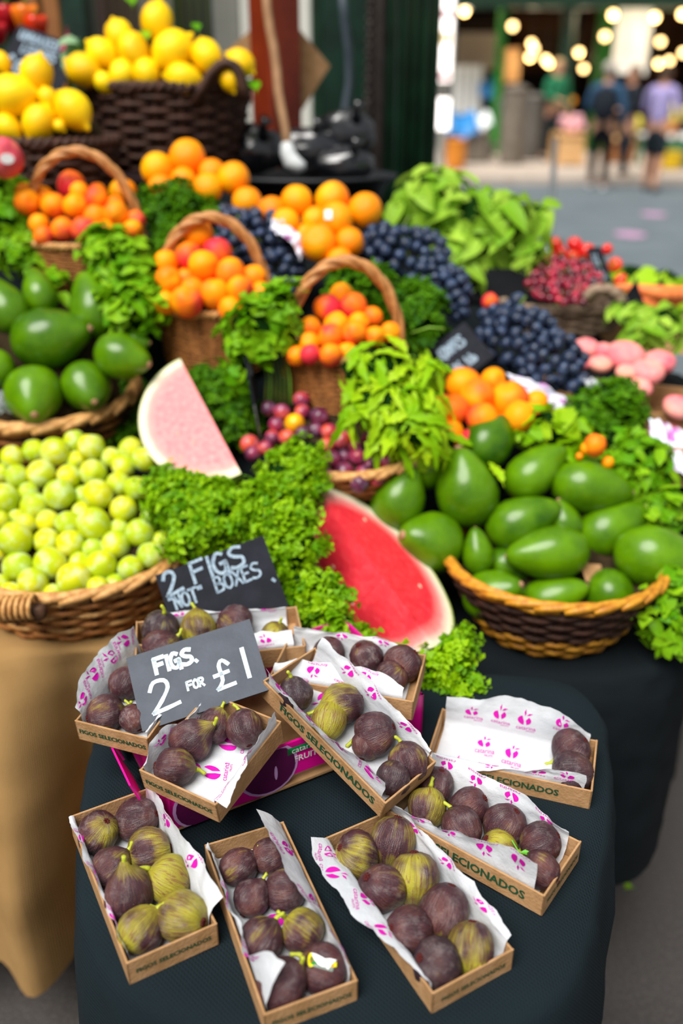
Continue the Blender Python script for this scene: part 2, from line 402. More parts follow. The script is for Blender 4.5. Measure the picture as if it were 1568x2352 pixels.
# ---------------------------------------------------------------- cloths
def smooth_loop(pts,n):
    L=len(pts); out=[]
    for i in range(n):
        t=i/n*L; k=int(t); u=t-k; p=[pts[(k+j-1)%L] for j in range(4)]
        out.append(tuple(.5*((2*p[1][c])+(-p[0][c]+p[2][c])*u+(2*p[0][c]-5*p[1][c]+4*p[2][c]-p[3][c])*u*u+(-p[0][c]+3*p[1][c]-3*p[2][c]+p[3][c])*u**3) for c in range(2)))
    return out
def draped(name,label,outline,zt,zb,mat,folds,amp,flare,seed,loc,n=150,rows=26,topfn=None,hem=.0,cat='tablecloth',fold=None):
    lp=smooth_loop(outline,n); cx=sum(p[0] for p in lp)/n; cy=sum(p[1] for p in lp)/n
    dirs=[]
    for i in range(n):
        a=V(lp[i-1]); b=V(lp[(i+1)%n]); t=(b-a).normalized(); d=V((t.y,-t.x))
        if d.dot(V(lp[i])-V((cx,cy)))<0: d=-d
        dirs.append(d)
    m=MB(); vs=[V((cx,cy,zt+(topfn(cx,cy) if topfn else 0)))]
    for k in range(1,13):
        q=k/12
        for i in range(n):
            x=cx+(lp[i][0]-cx)*q*.985; y=cy+(lp[i][1]-cy)*q*.985
            vs.append(V((x,y,zt+(topfn(x,y) if topfn else 0)+.0025*mnoise.noise(V((x*14,y*14,seed))))))
    ln=[0]
    for i in range(1,n): ln.append(ln[-1]+(V(lp[i])-V(lp[i-1])).length)
    for k in range(1,rows+1):
        q=k/rows; dz=(zt-zb)*(1-cos(min(q*3,1)*PI/2))*.06+(zt-zb-.0)*(q**1.25)*.94
        for i in range(n):
            w=mnoise.noise(V((ln[i]*folds,0,seed)))+.5*mnoise.noise(V((ln[i]*folds*2.3+7,q*1.2,seed)))
            x=lp[i][0];y=lp[i][1]
            off=.012*min(1,q*6)+flare*q+amp*w*min(1,q*1.6)+.004*mnoise.noise(V((x*30,y*30,q*12)))
            if fold: off+=fold(x,y,q)
            hz=hem*mnoise.noise(V((ln[i]*3,3,seed)))*q
            vs.append(V((x+dirs[i].x*off,y+dirs[i].y*off,zt+(topfn(x,y)*(1-q) if topfn else 0)-dz+hz)))
    fs=[(0,1+i,1+(i+1)%n) for i in range(n)]
    for k in range(11+rows):
        for i in range(n): fs.append((1+k*n+i,1+k*n+n+i,1+k*n+n+(i+1)%n,1+k*n+(i+1)%n))
    m.add(vs,fs); o=m.build(name,mat,loc=loc); return tag(o,label,cat)
ZT=.78
draped('tablecloth','black woven tablecloth over the small front table under the fig trays',
  [(-.285,.95),(-.30,.85),(-.275,.70),(-.235,.575),(-.15,.50),(-.02,.468),(.10,.478),(.20,.53),(.265,.66),(.31,.80),(.325,.93),(.25,.985),(0,.99),(-.2,.985)],
  ZT,.015,M['cloth_black'],9,.018,.035,3.1,(0,.75,.0))
draped('burlap_cover','tan burlap sacking hanging in folds under the greengage basket',
  [(-1.0,1.09),(-.75,1.08),(-.5,1.075),(-.34,1.085),(-.245,1.12),(-.225,1.25),(-.22,1.42),(-.5,1.46),(-1.0,1.46),(-1.06,1.25)],
  .755,.17,M['burlap'],5.5,.06,.015,5.7,(-.6,1.25,0),hem=.06,cat='cover',fold=lambda x,y,q:(.075*math.exp(-((x+.50)/.055)**2)-.085*math.exp(-((x+.395)/.04)**2)+.04*math.exp(-((x+.32)/.03)**2)+.05*math.exp(-((x+.70)/.05)**2))*min(1,q*1.5)*(y<1.2))
draped('tablecloth','black tablecloth hanging to the ground under the right avocado basket',
  [(.10,1.14),(.16,1.10),(.33,1.085),(.47,1.11),(.555,1.19),(.585,1.35),(.56,1.55),(.4,1.6),(.16,1.58),(.09,1.4)],
  .70,.30,M['cloth_black2'],5.,.022,.02,9.2,(.35,1.3,0),hem=.03)
# stepped counter behind: one black cloth that follows the baskets' heights
CTRL=[(-.42,1.26,.755,1.4),(-.5,1.55,.905,1.3),(-.49,1.755,1.130,1.2),(-.235,1.64,1.015,1.2),(.0,1.52,.975,1.2),(-.34,2.1,1.305,1.2),(-.58,1.98,1.285,1.2),
 (-.26,1.84,1.19,1),(-.01,1.79,1.135,1),(-.02,1.38,.885,1.2),(0,1.12,.775,1),(.32,1.24,.70,1.5),(.24,1.48,.90,1),(.14,1.74,1.05,1),(.34,1.62,.95,1),(-.13,1.74,1.09,1),
 (.3,2.0,1.08,1),(.45,1.93,1.015,1.2),(.53,1.64,.90,1),(.5,1.42,.80,1),(.64,1.8,.95,1),(.8,1.3,.62,.8),(.85,1.9,.8,.8),(-.25,1.35,.86,1),(-.85,1.6,.95,1),(-.85,2.1,1.28,1),(-.1,2.2,1.24,1.1),(.1,2.3,1.1,1),(.5,2.2,.95,1)]
def support(x,y):
    a=b=0
    for cx,cy,cz,w in CTRL:
        d=max(0,math.hypot(x-cx,y-cy)-.085)**2+.0004; q=w/d**2; a+=q*cz; b+=q
    return a/b
def stall():
    m=MB(); x0,x1,y1=-1.0,.74,2.36
    def ss(a,b,x): t=min(1,max(0,(x-a)/(b-a))); return t*t*(3-2*t)
    def y0(x): return 1.475-.40*ss(-.30,-.19,x)+.53*ss(.03,.16,x)
    def g(u,v):
        x=x0+(x1-x0)*u; y=y0(x)+(y1-y0(x))*v; return V((x,y,support(x,y)-.012))
    m.grid(g,92,60)
    m.grid(lambda u,v:V((x0+(x1-x0)*u,y0(x0+(x1-x0)*u)-.0*v,(support(x0+(x1-x0)*u,y0(x0+(x1-x0)*u))-.012)*(1-v)+.02*v)),92,6)
    for s in range(2):      # skirts at both ends and at the back
        xx=x0 if s==0 else x1
        m.grid(lambda u,v,xx=xx,s=s:V((xx+(-1 if s==0 else 1)*(.03*v+.02*sin(u*40)*v),y0(xx)+(y1-y0(xx))*u,(support(xx,y0(xx)+(y1-y0(xx))*u)-.012)*(1-v)+.02*v)),40,8)
    m.grid(lambda u,v:V((x0+(x1-x0)*u,y1+.03*v+.02*sin(u*50)*v,(support(x0+(x1-x0)*u,y1)-.012)*(1-v)+.02*v)),60,8)
    tag(m.build('counter_cloth',M['cloth_black2'],loc=(0,1.7,0)),'black cloth covering the stepped counter behind and beneath the baskets','cloth')
stall()
# ---------------------------------------------------------------- fruit meshes (unit radius, axis = z towards the stem)
def wob(p,s,a,f=1.3): 
    return p*(1+a*mnoise.noise(p*f+V((s*3.7,s*1.3,s))))
def fig_mesh(k,neck):
    m=MB(); P=[(0.001,-.90),(.10,-.935),(.30,-.93),(.58,-.82),(.83,-.56),(.97,-.2),(1.,.08),(.95,.34),(.83,.58),(.66,.79)]
    P+= [(.46,.98),(.30,1.14),(.20,1.28),(.15,1.40),(.001,1.42)] if neck else [(.47,.92),(.30,1.0),(.17,1.06),(.12,1.10),(.001,1.11)]
    rib=11+k
    m.lathe(P,26,0,lambda p,a: wob(V((p.x*(1+.012*cos(a*rib)*max(0,1-abs(p.z)*.6)),p.y*(1+.012*cos(a*rib)*max(0,1-abs(p.z)*.6)),p.z)),k,.11,1.0))
    return m.mesh('fig',M['fig'])
FIGM=[fig_mesh(k,False) for k in range(4)]+[fig_mesh(k+4,True) for k in range(3)]
def stem_mesh(bend,top=.0):
    m=MB(); m.tube([(0,0,-.05),(.02,0,.1),(.05*bend,0,.24),(.16*bend,0,.40),(.2*bend,0,.42)],[.14,.11,.085,.10,.07],7); return m.mesh('stem',M['stem_green'])
STM=[stem_mesh(b) for b in(-1,.3,1.3)]
def eye_mesh():
    m=MB()
    for i in range(7):
        a=2*PI*i/7; m.tube([(.03*cos(a),.03*sin(a),.02),(.10*cos(a),.10*sin(a),-.015),(.15*cos(a+.2),.15*sin(a+.2),.02)],[.045,.04,.02],5)
    m.lathe([(.001,-.0),(.09,-.005),(.13,.02)],8); return m.mesh('eye',M['fig_eye'])
EYEM=eye_mesh()
def sph_mesh(name,mat,prof=None,n=18,crease=0,dim=0,wobble=.03,seed=0,sq=(1,1,1)):
    m=MB(); P=[]; N=13
    for k in range(N+1):
        b=PI*k/N; P.append((max(.001,sin(b)),-cos(b)))
    if prof: P=prof
    def fn(p,a):
        q=V(p); r=math.hypot(p.x,p.y)
        if crease: q*=1-crease*math.exp(-((a-PI/2)/.22)**2)*min(1,r*1.6)
        if dim and p.z>0: q.z-=dim*math.exp(-(r/.33)**2)
        return wob(V((q.x*sq[0],q.y*sq[1],q.z*sq[2])),seed,wobble,1.1)
    m.lathe(P,n,0,fn); return m.mesh(name,mat)
APR=[sph_mesh('apricot',M['apricot'],None,20,.09,.18,.05,s,(1,.96,1.04)) for s in range(3)]
PEACH=sph_mesh('peach',M['peach_dark'],None,22,.08,.2,.04,2)
ORA=[sph_mesh('orange',M['orange'],None,24,0,.06,.035,s) for s in range(3)]
LP=[(.001,-1.34),(.07,-1.33),(.14,-1.24),(.24,-1.14),(.48,-1.0),(.75,-.75),(.93,-.4),(1,0),(.94,.4),(.77,.75),(.52,1.0),(.30,1.15),(.2,1.26),(.15,1.38),(.08,1.46),(.001,1.47)]
LEM=[sph_mesh('lemon',M['lemon'],LP,22,0,0,.07,s) for s in range(3)]
GRE=[sph_mesh('greengage',M['greengage'],None,18,.05,.12,.035,s,(1,1,1.03)) for s in range(3)]
PLU=[sph_mesh('plum',M['plum'],None,18,.05,.12,.035,s,(1,1,1.05)) for s in range(2)]
YPL=sph_mesh('plum',M['yellow_plum'],None,18,.05,.12,.03,5)
TOM=sph_mesh('tomato',M['tomato'],None,18,0,.16,.05,1,(1.05,1.05,.92))
DON=[sph_mesh('donut_peach',M['donut_peach'],None,20,.06,.34,.05,s,(1.1,1.1,.72)) for s in range(2)]
GRA=[sph_mesh('grape',M['grape'],[(max(.001,sin(PI*k/7)),-cos(PI*k/7)) for k in range(8)],10,0,0,.03,s,(1,1,1.15)) for s in range(2)]
CHE=sph_mesh('cherry',M['cherry'],[(max(.001,sin(PI*k/8)),-cos(PI*k/8)) for k in range(9)],12,0,.2,.03,1)
AP=[(.001,-1.12),(.18,-1.10),(.45,-1.0),(.75,-.74),(.94,-.38),(1,0),(.96,.36),(.85,.70),(.70,1.0),(.54,1.26),(.41,1.46),(.28,1.60),(.14,1.68),(.001,1.70)]
AVO=[sph_mesh('avocado',M['avocado'],[(r,z*e) for r,z in AP],26,0,0,.06,s) for s,e in((1,.95),(2,1.08),(3,.80))]
AVE=(.95,1.08,.80)
def scar_mesh():
    m=MB(); m.lathe([(.001,-.03),(.13,-.02),(.15,.02),(.10,.05),(.05,.045),(.04,.10),(.001,.11)],10,0,lambda p,a:wob(p,3,.15,6)); return m.mesh('stem_scar',M['scar'])
SCAR=scar_mesh()
def cstem():
    m=MB(); m.tube([(0,0,.75),(.2,0,1.5),(.55,.1,2.3),(.7,.1,2.9)],[.07,.055,.05,.09],5); return m.mesh('stem',M['stem_dk'])
CSTEM=cstem()
def calyx():
    m=MB()
    for i in range(5):
        a=2*PI*i/5+.3; t=V((cos(a),sin(a),0)); s=V((-sin(a),cos(a),0))
        m.add([V((0,0,.82)),t*.3+s*.1+V((0,0,.86)),t*.75+V((0,0,.75)),t*.3-s*.1+V((0,0,.86))],[(0,3,2,1)])
    m.tube([(0,0,.75),(.05,0,1.0),(.16,0,1.2)],.06,5); return m.mesh('calyx',M['stem_dk'])
CALYX=calyx()
# ---------------------------------------------------------------- flat text as triangles (built-in font)
TXT={}
def text_tris(s,bold=0.0):
    if (s,bold) in TXT: return TXT[(s,bold)]
    cu=bpy.data.curves.new('t','FONT'); cu.body=s; cu.size=1; cu.offset=bold; cu.resolution_u=2; cu.align_x='CENTER'; cu.align_y='CENTER'
    o=bpy.data.objects.new('t',cu); C.objects.link(o); bpy.context.view_layer.update()
    me=o.evaluated_get(bpy.context.evaluated_depsgraph_get()).to_mesh()
    vs=[tuple(v.co) for v in me.vertices]; fs=[tuple(p.vertices) for p in me.polygons]
    o.evaluated_get(bpy.context.evaluated_depsgraph_get()).to_mesh_clear(); bpy.data.objects.remove(o); bpy.data.curves.remove(cu)
    w=max(v[0] for v in vs)-min(v[0] for v in vs); TXT[(s,bold)]=(vs,fs,w); return TXT[(s,bold)]
def text_on(m,s,fn,width=None,size=None,bold=.0,mi=0,dx=0,dy=0,rot=0,sx=1):
    vs,fs,w=text_tris(s,bold); k=size if size else width/w; c,q=cos(rot),sin(rot)
    m.add([fn(dx+(c*x*sx-q*y)*k,dy+(q*x*sx+c*y)*k) for x,y,_ in vs],fs,mi)
# brush lettering: strokes in a 1 x 1.4 box
GL={'F':[[(0,0),(.02,1)],[(0,1),(.75,1.02)],[(.02,.55),(.6,.58)]],'I':[[(.1,0),(.12,1)]],'G':[[(.64,.9),(.34,1.0),(.04,.62),(.08,.2),(.34,.0),(.62,.1),(.70,.46)],[(.42,.46),(.72,.50)],[(.72,.5),(.75,-.14)]],
'S':[[(.8,.92),(.4,1.),(.1,.78),(.35,.55),(.75,.42),(.75,.12),(.35,0),(.02,.08)]],'2':[[(.08,.75),(.25,1),(.6,.98),(.68,.72),(.4,.35),(.05,.02)],[(.05,.02),(.5,.06),(.95,.12)]],
'N':[[(.05,0),(.08,1)],[(.08,1),(.65,.05)],[(.65,.05),(.7,1.02)]],'O':[[(.4,1),(.08,.7),(.1,.2),(.4,0),(.72,.25),(.72,.75),(.4,1)]],'T':[[(0,1),(.85,1.03)],[(.42,1),(.42,0)]],
'B':[[(.05,0),(.07,1)],[(.07,1),(.55,.95),(.55,.6),(.1,.53)],[(.1,.53),(.7,.45),(.68,.06),(.05,0)]],'X':[[(.05,0),(.75,1)],[(.08,1),(.75,0)]],'E':[[(.08,0),(.08,1)],[(.08,1),(.7,1)],[(.08,.52),(.6,.54)],[(.08,0),(.72,.03)]],
'1':[[(.2,0),(.22,1.1)]],'.':[[(.1,.02),(.16,.05)]],'"':[[(.1,.8),(.12,1.0)],[(.35,.8),(.37,1.0)]],'R':[[(.05,0),(.07,1)],[(.07,1),(.6,.95),(.6,.6),(.1,.52)],[(.25,.52),(.7,0)]],
'L':[[(.1,1),(.08,0),(.7,.03)]],'M':[[(.02,0),(.1,1),(.4,.4),(.7,1),(.8,0)]],'A':[[(.02,0),(.38,1),(.74,0)],[(.16,.35),(.6,.35)]],'U':[[(.06,1),(.08,.25),(.38,0),(.68,.25),(.7,1)]],'W':[[(.0,1),(.2,0),(.42,.7),(.62,0),(.85,1)]],
'D':[[(.06,0),(.06,1),(.5,.9),(.7,.5),(.5,.1),(.06,0)]],'P':[[(.05,0),(.07,1)],[(.07,1),(.62,.95),(.62,.55),(.08,.48)]],'6':[[(.62,1),(.2,.7),(.08,.3),(.35,0),(.65,.22),(.5,.5),(.14,.42)]],'5':[[(.65,1),(.15,1),(.1,.58),(.5,.6),(.68,.32),(.45,.02),(.05,.06)]],
'0':[[(.4,1),(.08,.7),(.1,.2),(.4,0),(.72,.25),(.72,.75),(.4,1)]],'£':[[(.72,.82),(.52,1.02),(.35,.85),(.36,.3),(.1,.02)],[(.1,.02),(.8,.06)],[(.08,.52),(.66,.56)]],'k':[[(.08,0),(.08,1)],[(.55,.6),(.1,.3),(.6,0)]],'i':[[(.1,0),(.1,.6)]],'l':[[(.1,0),(.1,1)]],'o':[[(.3,.6),(.05,.3),(.3,0),(.55,.3),(.3,.6)]]}
def brush(m,s,x,y,h,fn,w,mi=0,sx=.72,gap=.22,slant=0):
    for ch in s:
        if ch==' ': x+=h*.5; continue
        wid=0
        for st in GL[ch]:
            pts=st
            if len(st)>2:   # round the corners
                q=[]
                for i in range(len(st)-1):
                    p=[st[max(0,i-1)],st[i],st[i+1],st[min(len(st)-1,i+2)]]
                    for t in(0,.33,.66): q.append(tuple(.5*(2*p[1][c]+(-p[0][c]+p[2][c])*t+(2*p[0][c]-5*p[1][c]+4*p[2][c]-p[3][c])*t*t+(-p[0][c]+3*p[1][c]-3*p[2][c]+p[3][c])*t**3) for c in(0,1)))
                pts=q+[st[-1]]
            P=[(x+px*h*sx+slant*py*h,y+py*h) for px,py in pts]; n=len(P)
            vs=[]
            for i,(px,py) in enumerate(P):
                a=P[max(0,i-1)]; b=P[min(n-1,i+1)]; d=V((b[0]-a[0],b[1]-a[1])); d=d.normalized() if d.length>0 else V((1,0)); e=V((-d.y,d.x))*w*.5*(1+.18*mnoise.noise(V((px*300,py*300,h))))
                if i==0: px-=d.x*w*.3; py-=d.y*w*.3
                if i==n-1: px+=d.x*w*.3; py+=d.y*w*.3
                vs+=[fn(px+e.x,py+e.y),fn(px-e.x,py-e.y)]
            m.add(vs,[(2*i,2*i+1,2*i+3,2*i+2) for i in range(n-1)],mi)
            wid=max(wid,max(p[0] for p in pts))
        x+=h*(wid*sx+gap)
    return x
def logo(m,fn,x,y,s,rot=0,mi=0,words=True,flip=1):
    c,q=cos(rot),sin(rot)
    def g(a,b): return fn(x+(c*a*flip-q*b)*s,y+(q*a*flip+c*b)*s)
    # round fruit with a white gash, two leaves above, two lines of words
    def arc(a0,a1,n=9): return [(.5*cos(a0+(a1-a0)*i/n),.5*.85*sin(a0+(a1-a0)*i/n)) for i in range(n+1)]
    L=arc(PI*.62,PI*1.48)+[(-.02,-.15)]; Rr=arc(PI*1.62,PI*2.28)+[(.1,-.02)]
    for P in(L,Rr): m.add([g(*p) for p in P],[tuple(range(len(P)))],mi)
    for P in([(.02,.38),(.1,.62),(.06,.95),(-.06,.7)],[(.14,.45),(.34,.5),(.56,.66),(.3,.66)]): m.add([g(*p) for p in P],[(0,1,2,3)],mi)
    if words:
        text_on(m,'catarina',lambda a,b:g(a,b),width=1.5,mi=mi,dx=.15,dy=-.72); text_on(m,'FRUITS',lambda a,b:g(a,b),width=.62,mi=mi,dx=.5,dy=-1.02)
# ---------------------------------------------------------------- trays of figs
FIGN=[0]
def axis_from(du,dv,el):   # image direction of the stem plus how far it points at the camera
    d=RT*du-UP*dv; d=d.normalized() if d.length>0 else V((0,0,0)); return (d*cos(el)-FW*sin(el)).normalized()
class Tray:
    def __init__(s,key,label,p0,p1,p2,z0,z1,z2,D=.028,flipz=False):
        a=WZ(*p0,z0); b=WZ(*p1,z1); c=WZ(*p2,z2)
        s.ex=(b-a).normalized(); y=c-a; s.ey=(y-s.ex*y.dot(s.ex)).normalized(); s.ez=s.ex.cross(s.ey)
        s.hand=1
        if s.ez.z<0: s.ez=-s.ez; s.hand=-1
        s.L=(b-a).length; s.W=y.dot(s.ey); s.D=D; s.o=a-s.ez*D; s.key=key
        s.c=s.at(s.L/2,s.W/2,0)
        s.root=empty('cardboard_tray',s.c,label,'tray','cardboard fig trays')
        th=.0022; L,W=s.L,s.W
        def pan(name,x0,x1,y0,y1,z0,z1,top=False):
            m=MB(); 
            m.box(((x0+x1)/2,(y0+y1)/2,(z0+z1)/2),(x1-x0,y1-y0,z1-z0)); m.v=[s.at(p.x,p.y,p.z) for p in m.v]
            o=m.build(name,[M['card']],s.root,smooth=False); bv=o.modifiers.new('bevel','BEVEL'); bv.width=.0006; bv.segments=1; return o
        s.floor=pan('floor_panel',th,L-th,th,W-th,0,th)
        s.w=[pan('end_panel',0,th,0,W,0,D),pan('side_panel',0,L,0,th,-.0,D-.0008),pan('end_panel',L-th,L,0,W,0,D),pan('side_panel',0,L,W-th,W,0,D-.0008)]
    def at(s,x,y,z): return s.o+s.ex*x+s.ey*y+s.ez*z
    def letter(s,side,width,frac=.5,size=None,up=1):
        m=MB(); e=.0006
        # outward face: 0 = end s=0, 1 = side t=0, 2 = end s=L, 3 = side t=W ; text runs left to right seen from outside
        d={0:(0,-s.hand),1:(1,s.hand),2:(0,s.hand),3:(1,-s.hand)}[side]
        def fn(x,y):
            h=s.D*.5+y*up
            if side==0: return s.at(-e,s.W*frac+d[1]*x*up,h)
            if side==2: return s.at(s.L+e,s.W*frac+d[1]*x*up,h)
            if side==1: return s.at(s.L*frac+d[1]*x*up,-e,h)
            return s.at(s.L*frac+d[1]*x*up,s.W+e,h)
        text_on(m,'FIGOS SELECIONADOS',fn,width=width*1.06,bold=.03)
        m.build('lettering',M['ink_green'],s.w[side],smooth=False)
    def liner(s,label,left,right,s0=.02,s1=.98,logos=(),seed=0,endrise=(0,0),words=True):
        """left/right: (s, lean outwards, height above the rim) control lists; t runs over floor and both wings"""
        def ctl(c,q):
            if q<=c[0][0]: return c[0][1],c[0][2]
            for a,b in zip(c,c[1:]):
                if q<=b[0]:
                    k=(q-a[0])/(b[0]-a[0]); k=k*k*(3-2*k); return a[1]+(b[1]-a[1])*k,a[2]+(b[2]-a[2])*k
            return c[-1][1],c[-1][2]
        W,D,L=s.W,s.D,s.L
        def surf(u,t):
            q=s0+(s1-s0)*u; ll,lh=ctl(left,q); rl,rh=ctl(right,q)
            P=[(.004-ll,D+lh),(.0045-ll*.35,D+lh*.45+.001),(.004,D),(.0055,D*.45),(.012,.0045),(W*.33,.004),(W*.67,.004),(W-.012,.0045),(W-.0055,D*.45),(W-.004,D),(W-.0045+rl*.35,D+rh*.45+.001),(W-.004+rl,D+rh)]
            k=t*(len(P)-1); i=min(int(k),len(P)-2); f=k-i; f2=f
            y=P[i][0]+(P[i+1][0]-P[i][0])*f2; z=P[i][1]+(P[i+1][1]-P[i][1])*f2
            n1=mnoise.noise(V((q*9,t*6,seed*5.1))); n2=mnoise.noise(V((q*26,t*16,seed*2.3)))
            free=max(0,abs(t-.5)*2-.5)*2
            y+=(.0045*n1+.0016*n2)*free; z+=(.0035*mnoise.noise(V((q*8,t*3+9,seed)))*free)+.0008*(n2+1)*(1-free)+.0006
            if endrise[0] and u<.12: z+=endrise[0]*(1-u/.12)**2
            if endrise[1] and u>.88: z+=endrise[1]*((u-.88)/.12)**2
            x=q*L+.003*mnoise.noise(V((t*5,u*3,seed+4)))*free
            return s.at(min(max(x,.0035),L-.0035),y,z)
        s.surf=surf
        m=MB(); m.grid(surf,46,45)
        o=m.build('tissue_paper',M['tissue'],loc=s.c); tag(o,label,'paper','fig tray papers')
        if logos:
            pm=MB(); span=W+2*(D+.035)
            for (u,t,rot,sz) in logos:
                for sd in(1,-1):
                    def fn(a,b,sd=sd,u=u,t=t):
                        uu=min(.995,max(.005,u+a/L)); tt=min(.995,max(.005,t+s.hand*b/span*1.0))
                        p=surf(uu,tt); du=surf(min(1,uu+.01),tt)-surf(max(0,uu-.01),tt); dv=surf(uu,min(1,tt+.01))-surf(uu,max(0,tt-.01)); nn=du.cross(dv); nn=nn.normalized() if nn.length>0 else V((0,0,1))
                        return p+nn*(.00045*sd)
                    logo(pm,fn,0,0,sz,rot,words=words)
            pm.build('printed_pattern',M['magenta_ink'],o,smooth=False,kind='stuff')
    def figs(s,data,where,ox=0,oy=0,k=1.0):
        """(u,v,r px, stem du,dv, elevation, green, bloom, dark, neck?, note)"""
        out=[]
        for d in data:
            u,v,r=d[0],d[1],d[2]; up=d[11] if len(d)>11 else .92
            p=WP(u,v,s.o,s.ez); rad=wr(r,p)
            for _ in range(3):
                p=WP(u,v,s.o+s.ez*(.005+rad*up),s.ez); rad=wr(r,p)
            q=p-s.o; x=q.dot(s.ex); y=q.dot(s.ey); k=rad*.99; nx=min(max(x,k),s.L-k); ny=min(max(y,k),s.W-k); p=p+s.ex*(nx-x)+s.ey*(ny-y); out.append([d,p,rad,nx,ny])
        L=out
        for e in out:
            d,p,rad,x,y=e; left=sorted([f for f in out if (f[4]<s.W/2)==(y<s.W/2)],key=lambda f:f[3])
            g=d[6]; colr='dark purple' if g<.09 else 'purple-brown' if g<.28 else 'green-striped' if g<.6 else 'yellow-green'
            note=(' '+d[10]) if d[10] else ''
            lab=f"{colr} fig{note}, {where(e,out,left.index(e),len(left))}"
            ax=axis_from(d[3],d[4],d[5]-(.32 if d[5]<=.1 and not d[9] else 0)); k=FIGN[0]; rad*=1.05; FIGN[0]+=1; neck=d[9]
            qn=frame_q(ax,V((sin(k*2.1),cos(k*2.1),.3)))
            rt=empty('fig',p,lab,'fig','fresh figs in cardboard trays',qn,rad)
            w=1+.07*sin(k*2.7); put('flesh',FIGM[(k%4) if not neck else 4+k%3],rt,scale=(w,2-w-.02,1+.05*sin(k*1.9)),color=(g,d[7],d[8],1))
            put('stem',STM[k%3],rt,(0,0,1.36 if neck else 1.06),color=None)
            put('eye',EYEM,rt,(0,0,-.925*(1+.05*sin(k*1.9))),None,1.25)
def w_lr(tray,l,r):      # where-function: two rows along the tray
    return lambda e,out,i,n: f"{ORD[i]} from front, {(l if e[4]<tray.W/2 else r)} row, {tray.key}"
LG=.0165
A=Tray('front-left tray','shallow cardboard tray of eight figs at the front left table corner',(290,2214),(159,1874),(501,2124),.808,.808,.808)
A.letter(0,A.W*.78)
A.liner('white printed tissue lining the front-left fig tray',[(0,.003,.012),(.25,.002,.006),(.6,.006,.012),(1,.006,.004)],[(0,.014,.014),(.15,.012,.028),(.6,.002,.030),(1,.0,.022)],.05,.97,
  [(.2,.05,1.2,LG),(.5,.06,1.4,LG),(.78,.05,1.3,LG),(.28,.94,-.35,LG),(.62,.93,-.3,LG),(.45,.35,.6,LG),(.78,.6,.4,LG)],1)
A.figs([(224,1913,46,-.6,.8,-.1,.42,.5,.1,0,'with a tan bloom'),(316,1880,47,-.9,.3,.1,.06,.5,.3,0,''),(252,1992,45,.75,-.65,.0,.09,.2,.2,0,''),(344,1953,49,-.9,.1,.15,.52,.1,0,0,''),
 (296,2055,55,-.08,-1,.25,.12,.2,.1,1,'with an upright neck and stem'),(390,2018,49,-.8,-.5,.2,.70,.1,0,0,''),(321,2137,52,.6,-.7,.1,.42,.4,0,0,'and drooping stem'),(418,2104,56,-.95,-.1,-.05,.54,.3,0,0,'with a dented top')],w_lr(A,'left','right'))
B=Tray('front-middle tray','narrow cardboard tray of eight dark figs, one stickered, front middle',(606,2332),(469,1939),(824,2255),.806,.806,.806)
B.letter(0,B.W*.8)
B.liner('white printed tissue lining the front-middle fig tray',[(0,-.020,.046),(.12,-.012,.040),(.28,.006,.012),(.45,.0,.010),(.55,.004,.006),(.8,.0,.010),(1,.001,.004)],[(0,.002,.006),(.15,-.008,.030),(.5,-.024,.036),(1,-.026,.030)],.04,.99,
  [(.22,.05,1.3,LG),(.6,.06,1.2,LG),(.36,.9,-.3,LG*1.15),(.74,.9,-.3,LG*1.15),(.1,.93,-1.2,LG),(.5,.5,.3,LG)],2)
B.figs([(548,1990,41,.8,-.6,.1,.06,.4,.1,0,''),(623,1967,42,-.8,.4,.1,.05,.3,.1,0,''),(578,2064,41,.5,-.8,.0,.06,.3,.1,0,''),(654,2046,43,-.95,.1,.1,.07,.2,.2,0,''),
 (600,2158,49,.6,-.75,.1,.16,.2,.1,0,''),(695,2138,47,-.8,-.5,.1,.42,.3,0,0,''),(646,2258,56,.65,-.7,.15,.04,.2,.1,0,''),(743,2227,53,-.85,-.4,.1,.07,.2,.1,0,'with a torn fruit sticker')],w_lr(B,'left','right'))
Ct=Tray('front-right tray','cardboard tray of eight ribbed figs at the front right table corner',(994,2283),(739,1926),(1174,2172),.806,.806,.806)
Ct.letter(0,Ct.W*.74)
Ct.liner('white printed tissue spilling from the front-right fig tray',[(0,.0,.004),(.2,.012,.006),(.5,.028,.010),(.8,.030,.012),(1,.02,.016)],[(0,.004,.006),(.2,.006,.016),(.6,.002,.018),(1,-.004,.016)],.04,.97,
  [(.35,.06,2.6,LG),(.55,.12,2.8,LG),(.75,.05,2.7,LG),(.9,.1,2.9,LG),(.2,.94,-.6,LG),(.5,.93,-.5,LG),(.8,.93,-.6,LG),(.62,.28,.4,LG)],3)
Ct.figs([(816,1964,51,.85,.45,.0,.44,.2,.1,0,''),(902,1929,51,-.25,1,.15,.48,.1,0,1,'with a bright green neck'),(860,2047,54,.7,.6,-.05,.12,.4,.0,0,''),(950,2012,56,-.05,1,.2,.47,.2,.05,1,'tapering toward the viewer'),
 (930,2140,52,.9,.3,-.15,.08,.3,.1,0,'with a pale scuff'),(1020,2092,57,-.3,.9,.15,.16,.2,.1,0,''),(1001,2213,57,.85,.45,-.1,.0,.35,.75,0,'blackened and matte'),(1080,2172,54,-.12,1,.2,.62,.1,0,1,'with a yellow neck')],w_lr(Ct,'left','right'))
Dt=Tray('diagonal right tray','cardboard tray of eight figs lying diagonally at the right table edge',(1251,2058),(886,1858),(1349,1938),.810,.812,.810)
Dt.letter(1,Dt.L*.74,.50,None,1); Dt.letter(0,Dt.W*.78)
